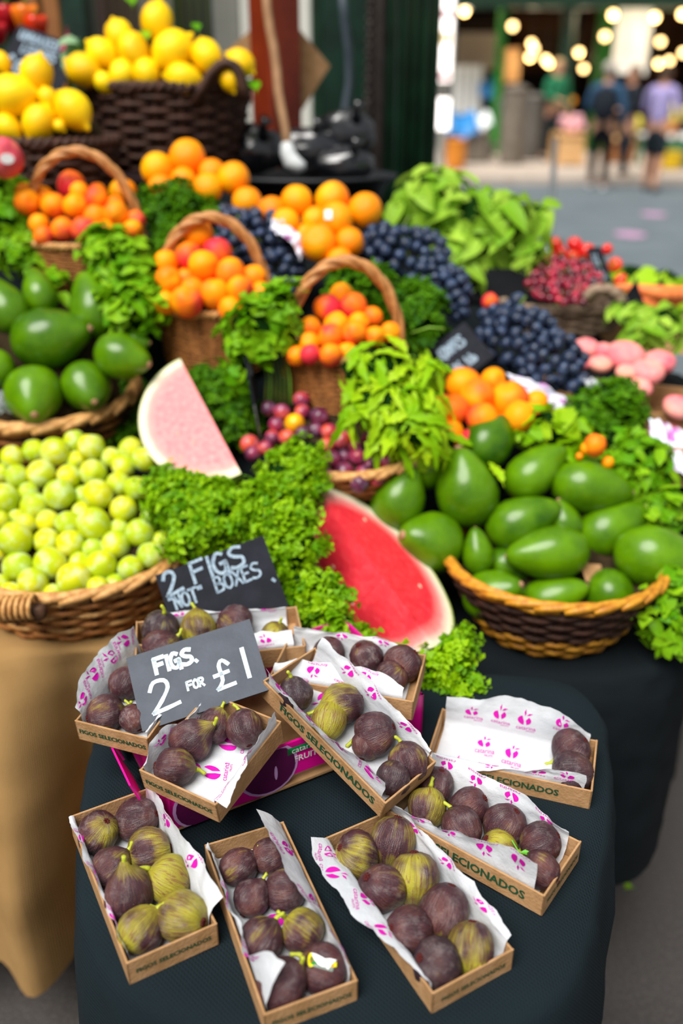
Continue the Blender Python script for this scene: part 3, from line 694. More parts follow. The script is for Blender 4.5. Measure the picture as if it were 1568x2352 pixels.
Dt.liner('white tissue with upside-down print in the diagonal right tray',[(0,.002,.030),(.2,.0,.034),(.4,.002,.024),(.7,.003,.010),(1,.002,.008)],[(0,.0,.004),(.15,-.004,.012),(.4,.004,.022),(.75,.006,.022),(1,.004,.02)],.07,.98,
  [(.12,.06,PI,LG),(.34,.07,PI,LG*1.1),(.58,.06,PI,LG),(.8,.07,PI,LG),(.15,.93,.1,LG),(.4,.93,.1,LG),(.65,.93,0,LG),(.88,.93,0,LG),(.1,.45,.4,LG)],4)
Dt.figs([(1010,1799,40,-.2,.8,.1,.07,.3,.2,0,''),(980,1855,45,.2,-.8,-.1,.52,.1,0,0,'with a brown eye'),(1078,1852,45,-.8,.5,.1,.10,.1,0,0,'and reddish skin'),(1061,1903,46,-.5,-.8,-.3,.06,.2,.1,0,'with star eye'),
 (1159,1895,47,-.5,.8,.0,.09,.3,.1,0,''),(1242,1935,47,-.85,.5,.0,.10,.3,.1,0,''),(1145,1945,40,.8,.6,.1,.64,.1,0,0,'and tiny green leaf'),(1245,2000,43,-.7,-.5,.0,.10,.2,.1,0,'under paper')],w_lr(Dt,'near','far'))
Et=Tray('nearly empty tray','nearly empty cardboard tray with two figs at the back right of the table',(1361,1817),(980,1733),(1378,1700),.808,.810,.812)
Et.letter(1,Et.L*.62,.52)
Et.liner('wide white printed tissue filling the nearly empty tray',[(0,.003,.018),(.25,.003,.016),(.45,.004,.004),(.7,.012,-.004),(1,.012,-.006)],[(0,.0,.008),(.3,.006,.03),(.55,.008,.036),(.8,.004,.022),(1,.0,.022)],.05,.97,
  [(.2,.92,3.1,LG),(.45,.86,3.2,LG),(.62,.87,3.1,LG),(.82,.86,3.2,LG),(.5,.55,3.1,LG),(.7,.58,3.2,LG),(.85,.4,3.1,LG),(.3,.1,.1,LG),(.6,.12,.1,LG),(.12,.08,0,LG)],5)
Et.figs([(1311,1722,44,-.75,.65,.0,.08,.2,.1,0,'with a long thin stem'),(1316,1774,45,-.9,.2,.1,.05,.3,.6,0,'under paper')],lambda e,out,i,n: 'far side of nearly empty tray' if e[4]>Et.W/2 else 'near side of nearly empty tray')
T1=Tray('left stacked tray','cardboard tray of figs overhanging the left end of the pink crate',(170,1655),(318,1478),(338,1697),.872,.885,.872)
T1.letter(0,T1.W*.86)
T1.liner('tall white printed tissue in the left stacked tray',[(0,.004,.012),(.3,.012,.030),(.7,.012,.034),(1,.004,.03)],[(0,.0,.0),(.5,.0,.004),(1,0,.004)],.05,.97,[(.12,.08,1.3,LG),(.36,.06,1.2,LG),(.62,.07,1.3,LG),(.85,.06,1.3,LG),(.3,.3,.4,LG)],6)
T1.figs([(279,1569,37,.3,-.8,-.1,.20,.4,.0,0,''),(240,1639,42,.9,-.2,-.1,.05,.3,.2,0,'with eye leftward'),(309,1650,33,-.5,-.8,-.2,.16,.8,.0,0,'dusted white'),(352,1590,36,.2,-.8,0,.1,.3,.1,0,'behind price sign')],w_lr(T1,'left','right'))
T2=Tray('centre stacked tray','cardboard tray of four figs overhanging the front of the pink crate',(318,1768),(478,1590),(500,1842),.868,.888,.868)
T2.letter(0,T2.W*.82)
T2.liner('white printed tissue flaring from the centre stacked tray',[(0,-.002,.004),(.2,.004,.020),(.42,.002,.018),(.6,.0,.0),(1,.0,-.008)],[(0,.014,-.004),(.25,.016,.012),(.55,.004,.014),(1,.002,.016)],.03,.97,[(.36,.52,.45,LG),(.7,.5,.4,LG),(.3,.1,1.2,LG),(.06,.8,.3,LG),(.5,.92,-.6,LG),(.75,.3,.4,LG)],7)
T2.figs([(438,1702,46,.8,-.6,.15,.10,.2,.0,1,'with a thick yellow stem'),(396,1766,47,.9,.15,.1,.10,.2,.0,0,'with a bent yellow stem'),(492,1667,38,.3,-.8,-.1,.2,.2,.1,0,''),(561,1674,42,-.3,-.7,-.3,.07,.3,.1,0,'showing its eye')],w_lr(T2,'left','right'))
T3=Tray('tilted middle tray','cardboard tray of seven figs tilted down across the pink crate',(886,1846),(604,1562),(1000,1746),.846,.905,.852)
T3.letter(1,T3.L*.72,.45,None,1)
T3.liner('white printed tissue folded over the tilted middle tray',[(0,.0,.022),(.2,.006,.028),(.5,.012,.022),(.8,.012,.022),(1,.010,.032)],[(0,.004,.01),(.3,.002,.022),(.6,.004,.024),(1,.006,.02)],.05,.97,[(.12,.07,1.6,LG*1.15),(.36,.06,1.4,LG),(.6,.07,1.5,LG),(.88,.06,1.7,LG),(.2,.93,-.5,LG),(.5,.93,-.4,LG),(.75,.55,.4,LG),(.9,.5,.4,LG),(.72,.92,-.4,LG)],8)
T3.figs([(673,1600,40,-.2,-.8,.2,.0,.4,.8,0,'blackened'),(788,1616,46,-.95,.25,.1,.42,.1,.0,1,'with its neck to the left'),(754,1656,41,.2,-.8,-.1,.68,.1,.0,0,'under paper'),(862,1684,48,-.7,.3,.1,.13,.3,.1,0,''),(842,1712,34,.3,-.7,0,.16,.2,.1,0,'under tissue'),(938,1752,42,-.3,-.8,.1,.09,.2,.0,0,''),(918,1802,38,.3,-.8,-.1,.0,.2,.7,0,'behind paper corner')],w_lr(T3,'near','far'))
T4=Tray('back right stacked tray','cardboard tray of figs at the back right of the pink crate',(979,1502),(668,1452),(955,1612),.886,.890,.882)
T4.liner('white printed tissue folded across the back right stacked tray',[(0,.002,.006),(.4,.004,.012),(.8,.0,.012),(1,.0,.012)],[(0,-.006,.004),(.3,-.018,.016),(.7,-.014,.018),(1,-.006,.014)],.08,.97,[(.25,.08,.2,LG),(.6,.07,.1,LG),(.3,.93,-2.9,LG),(.7,.93,-3,LG),(.5,.8,-2.8,LG),(.8,.75,3,LG)],9)
T4.letter(3,T4.L*.6,.5)
T4.figs([(759,1490,36,-.2,.8,.1,.12,.3,.1,0,'at the left end'),(842,1506,38,.4,.7,.0,.28,.7,.0,0,'with pale blotches'),(925,1521,42,-.6,.6,.0,.13,.4,.0,0,'in the back corner'),(900,1552,36,-.6,.6,.0,.18,.3,.0,0,'under the folded paper')],lambda e,out,i,n:'in the back right stacked tray beneath the melon')
T5=Tray('back left stacked tray','cardboard tray of figs at the back left of the pink crate behind the price sign',(312,1426),(681,1391),(338,1520),.892,.892,.886)
T5.liner('white printed tissue in the back left stacked tray',[(0,.004,.004),(.3,.004,.008),(.6,.0,.004),(1,.0,.0)],[(0,.0,.0),(.5,-.01,.006),(.8,-.016,.012),(1,-.014,.008)],.12,.93,[(.18,.07,.1,LG),(.5,.08,0,LG),(.85,.12,0,LG),(.8,.9,3,LG)],10)
T5.figs([(369,1448,43,.2,-.7,.4,.02,.4,.8,0,'blackened, in the left corner'),(455,1443,40,-.2,-.8,-.1,.80,.1,.0,0,'in the middle of the back row'),(538,1432,42,.5,.3,.2,.26,.6,.0,0,'with a dusty orange blush'),(369,1487,40,.6,-.4,.1,.09,.4,.0,0,'just above the price sign corner'),(630,1462,32,.2,-.5,.2,.42,.3,.0,0,'peeping out of a paper fold')],lambda e,out,i,n:'in the back left stacked tray')
# tiny leaf on the yellow fig, torn sticker on the dark one
def small_bits():
    fig=[o for o in C.objects if o.get('label','').find('tiny green leaf')>=0][0]
    m=MB(); p=WP(1192,1958,Dt.o+Dt.ez*.034,Dt.ez)
    m.add([p,p+V((.006,.002,.002)),p+V((.012,-.001,.001)),p+V((.006,-.005,.002))],[(0,3,2,1)]); m.tube([p,p+V((-.006,.010,.006))],.0008,5); 
    m.v=[fig.rotation_quaternion.inverted()@(q-fig.location)/fig.scale[0] for q in m.v]
    m.build('leaflet',M['leaf_small'],fig,smooth=False,local=True)
    f=[o for o in C.objects if o.get('label','').find('torn fruit sticker')>=0][0]; ctr=f.location; r=f.scale[0]
    def on(u,v,h=1.02):   # nearest hit on the fig's sphere
        d=ray(u,v).normalized(); b=d.dot(ctr-CAM); c=CAM+d*b; k=(r*h)**2-(c-ctr).length_squared
        return c-d*math.sqrt(max(k,0))
    n=MB()
    def patch(P,h,mi):
        c=(sum(p[0] for p in P)/len(P),sum(p[1] for p in P)/len(P)); vs=[on(c[0],c[1],h)]
        for ring in(.5,1): vs+=[on(c[0]+(p[0]-c[0])*ring,c[1]+(p[1]-c[1])*ring,h) for p in P]
        L=len(P); fs=[(0,1+i,1+(i+1)%L) for i in range(L)]+[(1+i,1+L+i,1+L+(i+1)%L,1+(i+1)%L) for i in range(L)]
        n.add(vs,fs,mi)
    def Z(P): return [(680+x/10.453,2130+y/10.453) for x,y in P]
    patch(Z([(345,600),(290,680),(270,800),(285,900),(330,950),(390,935),(470,880),(430,760),(380,650)]),1.03,0)
    patch(Z([(365,660),(325,760),(340,860),(400,915),(480,870),(430,760)]),1.036,2)
    patch(Z([(370,700),(350,730),(375,745),(390,720)]),1.045,4); patch(Z([(350,790),(335,830),(360,845),(385,800)]),1.045,4); patch(Z([(410,760),(400,780),(420,800),(435,780)]),1.045,4)
    patch(Z([(390,930),(500,880),(600,960),(740,960),(900,960),(870,1070),(700,1020)]),1.028,3)
    patch(Z([(800,960),(900,860),(970,820),(970,950),(860,960)]),1.034,0); patch(Z([(830,950),(900,880),(900,920),(880,945)]),1.042,4)
    patch(Z([(360,605),(480,640),(600,700),(690,755),(820,745),(975,785),(880,860),(800,960),(755,1020),(725,955),(620,940),(520,880),(440,780)]),1.075,1)
    n.v=[f.rotation_quaternion.inverted()@(q-f.location)/r for q in n.v]
    n.build('torn_sticker',[M['sticker_y'],M['sticker_w'],M['sticker_g'],M['sticker_s'],M['red_print']],f,local=True)
simple('leaf_small','#5fae2a','#4a921c',200,.5,.3)
small_bits()
# ---------------------------------------------------------------- pink crate under the stacked trays
def pink():
    a=WZ(398,1912,.784); b=WZ(968,1690,.784); ex=(b-a).normalized(); L=(b-a).length; ez=V((0,0,1)); ey=ez.cross(ex); Wd=.19; H=.062; th=.003
    def at(x,y,z): return a+ex*x+ey*y+ez*z
    ce=at(L/2,Wd/2,0); rt=empty('pink_crate',ce,'magenta printed cardboard crate carrying the stacked fig trays','crate')
    def P(name,x0,x1,y0,y1,z0,z1,mats=M['pinkbox']):
        m=MB(); m.box(((x0+x1)/2,(y0+y1)/2,(z0+z1)/2),(x1-x0,y1-y0,z1-z0)); m.v=[at(*p) for p in m.v]; return m.build(name,mats,rt,smooth=False)
    P('floor_panel',0,L,0,Wd,0,th,M['card'])
    # front wall with a ventilation notch at its foot
    m=MB(); m.poly([(0,.004),(.06,.004),(.10,.0),(.12,.016),(.27,.016),(.285,.0),(L,0),(L,H),(0,H)],th,0,lambda p:at(p.x,p.z,p.y)); fr=m.build('front_panel',M['pinkbox'],rt,smooth=False)
    P('back_panel',0,L,Wd-th,Wd,0,H); P('end_panel',0,th,0,Wd,0,H); P('end_panel',L-th,L,0,Wd,0,H)
    for y in(.02,.13):   # corner flaps on the left end, leaning out
        m=MB(); m.poly([(0,0),(.08,0),(.075,.055),(.0,.06)],.002,0,lambda p,y=y:at(-.012-p.y*.35-p.z,y+p.x,p.y+.004)); m.build('side_flap',M['pinkbox'],rt,smooth=False)
    for x,y in((.015,.02),(L-.02,.02)): pass
    e=.0008
    def f(x,y): return at(x,-e,y)
    def f2(x,y): return at(x,-2*e,y)
    def f3(x,y): return at(x,-3*e,y)
    def disc(cx,cy,rx,ry,fn,mi,mm,a0=0,a1=2*PI,n=22): mm.add([fn(cx+rx*cos(a0+(a1-a0)*i/n),max(.001,min(H-.001,cy+ry*sin(a0+(a1-a0)*i/n)))) for i in range(n+1)],[tuple(range(n+1))],mi)
    mats=[M['pink_dk'],M['lilac'],M['green_print'],M['red_print'],M['white_print']]
    for cx,cy,rx,ry in((.035,.026,.034,.032),(.112,.036,.036,.034)):
        m=MB(); disc(cx,cy,rx,ry,f,1,m); disc(cx,cy,rx-.0035,ry-.0035,f2,0,m); disc(cx+.008,cy-.006,.002,.010,f3,1,m,0,2*PI,10)
        m.build('printed_fruit',mats,fr,smooth=False)
    for P in([(.052,.008),(.066,.012),(.064,.017),(.05,.013)],[(.135,.047),(.180,.047),(.180,.056),(.135,.056)],[(.212,.030),(.285,.030),(.285,.054),(.212,.054)]):
        m=MB(); m.add([f2(*q) for q in P],[(0,1,2,3)],3 if P[0][0]>.2 else 2)
        if P[0][0]>.2: text_on(m,'FRUITS',f3,width=.05,mi=4,dx=.25,dy=.042,bold=.02)
        elif P[0][0]>.1: text_on(m,'catarina',f3,width=.034,mi=4,dx=.157,dy=.0515)
        m.build('printed_label',mats,fr,smooth=False)
    m=MB(); text_on(m,'FRUITS',f2,width=.034,mi=4,dx=.160,dy=.038,bold=.02); m.build('printed_word',mats,fr,smooth=False)
pink()
# ---------------------------------------------------------------- chalk signs
def board(label,quad,mat,lines,spike=None,th=.003,w=.004,chalk='chalk',name='price_sign'):
    """quad: world corners bl, br, tr, tl"""
    bl,br,tr,tl=quad; ex=(br-bl); W=ex.length; ex/=W; ey=tl-bl; ey=(ey-ex*ey.dot(ex)); H=ey.length; ey/=H; ez=ex.cross(ey)
    c=bl+ex*W/2; rt=empty(name,c,label,'sign','slate price signs')
    m=MB(); m.box((W/2,H/2,-th/2),(W,H,th)); m.v=[bl+ex*p.x+ey*p.y+ez*p.z for p in m.v]; bd=m.build('slate_board',mat,rt,smooth=False)
    m=MB()
    for s,x,y,h,sw,kw in lines: brush(m,s,x*W,y*H,h*H,lambda a,b:bl+ex*a+ey*b+ez*.0006,sw*H,**kw)
    m.build('chalk_writing',M[chalk],bd,smooth=False)
    if spike:
        m=MB(); p=bl+ex*W*spike[0]-ez*th; m.tube([p+ey*H*.5-ez*.002,p-ey*.01-ez*.003,p-ey*spike[1]-ez*.003],.002,6); m.build('spike',M['steel'],rt)
    return rt,(bl,ex,ey,ez,W,H)
# FIGS. 2 FOR £1
q=[WY(327,1680,.765),WY(622,1583,.80),WY(578,1437,.86),WY(300,1508,.835)]
fg,_=board('grey slate sign reading FIGS 2 FOR £1 leaning on the stacked trays',q,M['slate2'],[('FIGS.',.20,.66,.20,.055,{'sx':.8,'gap':.14}),('2',.10,.16,.40,.052,{'sx':.95}),('FOR',.40,.32,.11,.03,{'gap':.08,'sx':.8}),('£',.60,.20,.36,.05,{'sx':.9}),('1',.84,.24,.36,.055,{})])
def nat_sign():
    tl=WY(356,1322,1.02); tr=WY(612,1226,1.05); br=WY(668,1408,.985); bl=WY(416,1503,.955)
    board('black slate sign reading 2 FIGS NOT BOXES behind the back left tray',[bl,br,tr,tl],M['slate'],[('2',.04,.70,.28,.044,{'sx':.8}),('FIGS',.31,.74,.25,.042,{'sx':.85,'gap':.16}),('"NOT"',.04,.52,.17,.030,{'sx':.68,'gap':.09}),('BOXES',.46,.54,.18,.029,{'sx':.72,'gap':.10}),('.',.95,.44,.1,.05,{})],chalk='chalk_dim',spike=(.75,.03))
nat_sign()
# ---------------------------------------------------------------- baskets
def basket(label,c,rx,ry,h,base=.72,strand=('wick',),rows=12,nst=22,sr=.0035,amp=.003,rim='braid',rimmat='wick_lt',tilt=0,handle=None,fine=False,group=None,bands=None,rot=0,name='wicker_basket',rr=None,stk='wick_dk'):
    """c: centre of the base on its support; rx, ry: rim radii; strands woven round upright stakes"""
    c=V(c); Q=Matrix.Rotation(rot,3,'Z')@Matrix.Rotation(tilt,3,'X')
    rt=empty(name,c,label,'basket',group)
    def T(p): return c+Q@V(p)
    def rad(z): k=z/h; return base+(1-base)*(k**.75)
    def ring(z,ph,am,n):
        out=[]
        for i in range(n):
            a=2*PI*i/n; k=rad(z); d=am*cos(a*nst/2+ph)
            out.append(V(((rx*k+d)*cos(a),(ry*k+d)*sin(a),z)))
        return out
    n=nst*3 if not fine else nst*2
    mm=MB()
    for r in range(rows):
        z=sr+(h-2*sr)*r/(rows-1); m=MB() if not fine else mm; mt=M[strand[r%len(strand)]]
        if bands: mt=M[bands[int(r/rows*len(bands))]]
        b=len(m.v); m.tube(ring(z,PI*(r%2),amp,n),[sr*(1+.12*mnoise.noise(V((i*.7,r*3.1,1)))) for i in range(n)] ,5 if not fine else 4,closed=True)
        for i in range(b,len(m.v)): m.v[i]=T(m.v[i])
        if not fine: m.build('wicker_strand',mt,rt)
    if fine: mm.build('woven_side',M[strand[0]],rt,kind='stuff')
    m=MB()
    for i in range(nst):
        a=2*PI*(i+.0)/nst
        m.tube([T((rx*rad(z)*cos(a),ry*rad(z)*sin(a),z)) for z in(0,h*.33,h*.66,h+.002)],sr*.9,5)
    m.build('stakes',M[stk],rt,kind='stuff')
    m=MB(); m.grid(lambda u,v:T((rx*base*v*cos(2*PI*u),ry*base*v*sin(2*PI*u),.003)),28,4,cu=True); m.build('base',M[stk],rt)
    R0=rr or sr*1.9
    if rim=='braid':
        k=nst
        for i in range(k):
            m=MB(); pts=[]
            for j in range(9):
                t=j/8; a=2*PI*(i+t*2.9)/k; up=R0*1.25*sin(t*PI*1.0)+R0*.2; o=R0*.95*cos(t*PI)
                pts.append(T(((rx+o)*cos(a),(ry+o)*sin(a),h+up-R0*.6*t)))
            m.tube(pts,[R0*(.55+.45*sin(PI*(.1+.8*j/8))) for j in range(9)],6); m.build('rim_strand',M[rimmat],rt)
    else:
        for ph in(0,1):   # two strands twisted round each other
            m=MB(); N=nst*8; m.tube([T(((rx+R0*.6*cos(i/N*2*PI*nst*1.5+PI*ph))*cos(2*PI*i/N),(ry+R0*.6*cos(i/N*2*PI*nst*1.5+PI*ph))*sin(2*PI*i/N),h+R0*.6*sin(i/N*2*PI*nst*1.5+PI*ph))) for i in range(N)],R0*.75,5,closed=True); m.build('rim_strand',M[rimmat],rt)
    if handle:   # arch across the basket: (height above rim, tube radius, direction angle, material, spread)
        hh,hr,ang,hm,sp=handle; N=34
        base_pts=[]
        for i in range(N+1):
            t=PI*i/N; base_pts.append(V((rx*sp*cos(t),0,h*.55+(hh+h*.45)*(sin(t)**.8))))
        Rz=Matrix.Rotation(ang,3,'Z'); 
        for ph in range(3):
            m=MB(); pts=[]
            for i,p in enumerate(base_pts):
                t=(base_pts[min(N,i+1)]-base_pts[max(0,i-1)]).normalized(); x=V((0,1,0)); y=t.cross(x); w=i*.55+ph*2*PI/3
                pts.append(T(Rz@(p+x*cos(w)*hr*.55+y*sin(w)*hr*.55)))
            m.tube(pts,hr*.62,6); m.build('handle_strand',M[hm],rt)
    rt['_h']=h
    return rt,T
# ---------------------------------------------------------------- heaps
def relax(items,it=26,keep=.9):
    """items: [centre, [ (offset, radius), ... ]]; nudges overlapping fruit apart"""
    for _ in range(it):
        for i in range(len(items)):
            for j in range(i):
                a,b=items[i],items[j]
                if (a[0]-b[0]).length>a[2]+b[2]: continue
                for oa,ra in a[1]:
                    for ob,rb in b[1]:
                        d=(a[0]+oa)-(b[0]+ob); L=d.length; need=(ra+rb)*keep
                        if 1e-6<L<need: 
                            q=d*((need-L)/L*.28)
                            # mostly along the line of sight so the outline stays put
                            s=FW*q.dot(FW)*1.5+(q-FW*q.dot(FW))*.45
                            a[0]+=s; b[0]-=s
def rows_labels(px,n,what,heap,vtop=None):
    """unique label per item: row from the top, order from the left"""
    idx=sorted(range(len(px)),key=lambda i:px[i][1]); per=max(1,math.ceil(len(px)/n)); out=[None]*len(px)
    rows=[idx[i:i+per] for i in range(0,len(idx),per)]
    for r,row in enumerate(rows):
        row=sorted(row,key=lambda i:px[i][0])
        for k,i in enumerate(row):
            w=what(i) if callable(what) else what
            out[i]=f"{w}, {ORD[r]} row down, {ORD[k]} from left, {heap}"
    return out
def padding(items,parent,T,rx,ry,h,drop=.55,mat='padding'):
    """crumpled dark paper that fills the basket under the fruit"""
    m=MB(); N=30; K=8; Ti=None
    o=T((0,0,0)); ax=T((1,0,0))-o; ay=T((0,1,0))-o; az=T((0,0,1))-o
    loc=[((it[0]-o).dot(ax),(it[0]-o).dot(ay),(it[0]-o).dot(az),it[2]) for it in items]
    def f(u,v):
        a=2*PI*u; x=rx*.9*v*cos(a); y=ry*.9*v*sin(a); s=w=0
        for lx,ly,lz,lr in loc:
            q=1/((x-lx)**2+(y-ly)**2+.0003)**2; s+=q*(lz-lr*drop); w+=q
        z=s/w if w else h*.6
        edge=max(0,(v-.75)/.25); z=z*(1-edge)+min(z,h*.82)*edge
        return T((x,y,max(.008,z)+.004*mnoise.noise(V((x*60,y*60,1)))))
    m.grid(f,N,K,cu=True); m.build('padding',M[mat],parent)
def heap(name,data,sc_,ox,oy,v0,y0,v1,y1,meshes,cat,group,labels,colfn,parts=None,keep=.9,spin=True,rs=1.0,axis=None,even=False):
    """data rows: (cx, cy, r, value) in the frame of one zoomed crop"""
    px=[(ox+d[0]/sc_,oy+d[1]/sc_,d[2]/sc_) for d in data]; items=[]
    med=sorted(q[2] for q in px)[len(px)//2]*.92
    for (u,v,r),d in zip(px,data):
        y=y0+(y1-y0)*(v-v0)/(v1-v0)
        p=WY(u,v,y); rad=wr(r,p)*rs
        if even and r<med:   # a fruit half hidden behind its neighbours: same size, farther back
            p=WD(u,v,dep(p)+wr(med-r,p)*1.5); rad=wr(med,p)*rs
        items.append([p,[(V((0,0,0)),rad)],rad])
    relax(items,26,keep)
    objs=[]
    for i,(it,d) in enumerate(zip(items,data)):
        me=meshes(i,d) if callable(meshes) else meshes[i%len(meshes)]
        if axis and len(d)>4: q=frame_q(axis_from(d[4][0],d[4][1],d[4][2] if len(d[4])>2 else 0),V((R.uniform(-1,1),R.uniform(-1,1),R.uniform(-1,1))))
        else: q=frame_q(V((R.uniform(-1,1),R.uniform(-1,1),R.uniform(-.4,1))),V((R.uniform(-1,1),R.uniform(-1,1),R.uniform(-1,1))))
        cv=colfn(i,d)
        if parts:
            o=empty(name,it[0],labels[i],cat,group,q,it[2]); put(parts[0],me,o,color=(cv,0,0,1))
            for pn,pm in parts[1:]: put(pn,pm,o)
        else:
            o=put(name,me,None,it[0],q,it[2],color=(cv,0,0,1)); tag(o,labels[i],cat,group)
        objs.append(o)
    return items,objs,px
# ---- greengages
gb_c=V((-.415,1.235,.765))
gb,gT=basket('broad wicker basket of greengages with bound handle stub, front left',gb_c,.178,.160,.088,.80,('wick','wick','wick_lt'),9,26,.0046,.0042,'braid','wick_lt',tilt=.06,rr=.0075)
def stub():
    m=MB(); p=WY(55,1408,1.045); m.bbox(p,(.062,.018,.020),.004,rot=Matrix.Rotation(-.1,3,'Y')); m.build('handle_block',M['wood_dk'],gb)
    for i in range(6):
        m=MB(); q=WY(6+14*i,1402-i,1.043); m.tube([q+V((.002*cos(a),.014*cos(a),.0165*sin(a)+.002)) for a in [2*PI*k/10 for k in range(10)]],.0035,5,closed=True); m.build('binding_cane',M['wick_lt'],gb)
stub()
GG=[(640,210,95),(780,270,112),(290,290,100),(480,300,120),(110,350,100),(160,500,100),(340,480,120),(645,350,60),(590,500,100),(800,470,112),(950,340,75),(1120,290,105),(1215,345,100),(1040,430,100),(1010,560,105),(1180,600,100),(1310,600,75),(40,690,130),(240,650,70),(290,770,115),(515,670,130),(690,670,65),(860,655,125),(1040,815,115),(445,890,100),(580,900,105),(720,800,80),(810,910,140),(1000,930,60),(1200,975,120),(30,880,70),(210,910,95),(150,1030,145),(400,1060,110),(610,1075,115),(790,1130,70),(1000,1090,125),(1290,1180,120),(135,1290,130),(415,1260,140),(680,1250,90),(890,1275,130),(1130,1290,110),(20,1420,60),(120,1480,70),(285,1420,125),(640,1380,145),(460,1490,65),(860,1440,80),(1290,860,90),(1380,1070,60),(10,470,60),(10,1140,50),(120,870,60),(960,1400,60),(1370,770,60)]
px=[(d[0]/3.733,960+d[1]/3.733) for d in GG]
lab=rows_labels(px,7,lambda i:'yellow-green greengage' if i not in(37,) else 'greengage with a brown scar','front left basket')
it,_,_=heap('greengage',GG,3.733,0,960,1390,1.10,1010,1.37,GRE,'plum','greengages in the front left basket',lab,lambda i,d:R.uniform(.2,.85),even=True,rs=1.04)
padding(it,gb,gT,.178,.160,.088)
# ---- apricot baskets
def apr_heap(data,s,ox,oy,v0,y0,v1,y1,where,n,b,T,rx,ry,h):
    px=[(ox+d[0]/s,oy+d[1]/s) for d in data]
    def wh(i): r=data[i][3]; return 'orange apricot' if r<.25 else 'orange apricot with red blush' if r<.55 else 'rosy red apricot'
    lab=rows_labels(px,n,wh,where)
    it,o,_=heap('apricot',data,s,ox,oy,v0,y0,v1,y1,APR,'apricot','apricots '+where,lab,lambda i,d:d[3]*1.15-.05,rs=1.08,even=True)
    if b: padding(it,b,T,rx,ry,h)
p1,T1b=basket('tall handled wicker basket of apricots at the left, farthest back',(-.487,1.755,1.135),.110,.095,.094,.86,('wick',),22,22,.0024,.0022,'twist','wick_lt',handle=(.155,.009,.06,'handle',.98),fine=True,group='handled apricot baskets',rr=.006)
apr_heap([(650,500,120,.8),(705,560,80,.2),(690,670,105,.2),(490,680,112,.42),(350,600,90,.3),(290,640,110,.3),(880,610,90,.55),(860,560,80,.75),(850,780,105,.2),(1050,760,105,.15),(1030,680,80,.75),(1210,800,70,.75),(1200,890,80,.4),(580,890,100,.62),(760,890,108,.7),(350,840,85,.1),(390,950,85,.85),(215,560,55,.3),(960,880,70,.4)],3.92,0,300,550,1.675,420,1.785,'left back basket',4,p1,T1b,.110,.095,.094)
p2,T2b=basket('handled wicker basket of apricots in the middle of the left side',(-.232,1.63,1.020),.104,.092,.115,.86,('wick',),26,22,.0024,.0022,'twist','wick_lt',handle=(.15,.0095,.08,'handle',.98),fine=True,group='handled apricot baskets',rr=.006)
apr_heap([(400,630,90,.1),(345,760,78,.8),(515,735,82,.8),(225,790,70,.1),(240,900,75,.1),(440,840,85,.2),(610,860,85,.35),(330,880,50,.6),(385,945,75,.1),(350,1015,90,.5),(510,990,85,.2),(660,970,75,.5),(715,890,60,.4),(750,955,50,.2),(215,1030,50,.1),(590,1040,60,.3)],2.613,300,300,690,1.545,530,1.66,'middle left basket',4,p2,T2b,.104,.092,.115)
p3,T3b=basket('handled wicker basket of apricots in the centre behind the plums',(.005,1.515,.980),.102,.09,.105,.86,('wick',),24,22,.0024,.0022,'twist','wick_lt',handle=(.145,.0095,.12,'handle',.98),fine=True,group='handled apricot baskets',rr=.006)
apr_heap([(460,315,85,.3),(360,410,95,.9),(540,390,90,.85),(650,460,60,.2),(230,540,75,.1),(415,520,90,.02),(575,510,75,.1),(370,610,90,.42),(560,590,85,.6),(690,600,70,.3),(785,575,70,.1),(240,650,75,.1),(240,735,70,.85),(370,735,80,.6),(140,740,42,.5),(480,700,60,.3)],3.136,640,580,815,1.43,690,1.54,'centre basket',4,p3,T3b,.102,.09,.105)
# loose apricots on the right
apr_heap([(1075,890,38,.3),(1130,880,22,.15),(1060,945,35,.35),(1090,925,38,.3),(1155,925,42,.2),(1180,957,34,.15),(1226,930,22,.2),(1050,985,30,.45),(1097,962,34,.5),(1140,972,30,.3),(1036,938,25,.4),(1210,955,22,.3),(1073,1002,26,.75),(1118,915,25,.2)],1,0,0,1000,1.40,880,1.50,'loose pile by price sign',3,None,None,0,0,0)
for i,(u,v,r,c) in enumerate([(1366,1022,27,.75),(1345,1030,14,.2),(1373,1078,15,.2),(1395,1062,15,.3),(1330,1048,9,.6)]):
    p=WY(u,v,1.33); o=put('apricot',APR[i%3],None,p,frame_q(V((.3,.2,1))),wr(r,p),color=(c,0,0,1)); tag(o,['large red-orange apricot among the right herbs','small orange apricot left of the large red-orange one','orange apricot just above the right avocados','orange apricot half under the right herbs','tiny reddish apricot peeping from the pale herbs'][i],'apricot')
# ---- oranges
OL=[(165,235,100),(340,190,112),(200,350,85),(480,250,60),(610,290,98),(470,345,92),(700,430,92),(-45,375,58),(310,290,70)]
px=[(300+d[0]/2.613,300+d[1]/2.613) for d in OL]
heap('orange',OL,2.613,300,300,470,1.80,370,1.88,ORA,'orange','oranges in the left pile',rows_labels(px,3,'orange','left orange pile'),lambda i,d:R.uniform(.2,.8),even=True)
OR=[(900,470,80),(990,465,95),(1205,420,105),(1405,480,105),(1080,500,70),(1215,540,105),(945,560,85),(1130,690,110),(1310,670,90),(1060,630,80),(1230,770,80)]
px=[(300+d[0]/2.613,300+d[1]/2.613) for d in OR]
it,ob,_=heap('orange',OR,2.613,300,300,590,1.68,450,1.80,ORA,'orange','oranges in the centre pile',rows_labels(px,3,lambda i:'orange' if i!=5 else 'orange with a white sticker','centre orange pile'),lambda i,d:R.uniform(.2,.8),even=True)
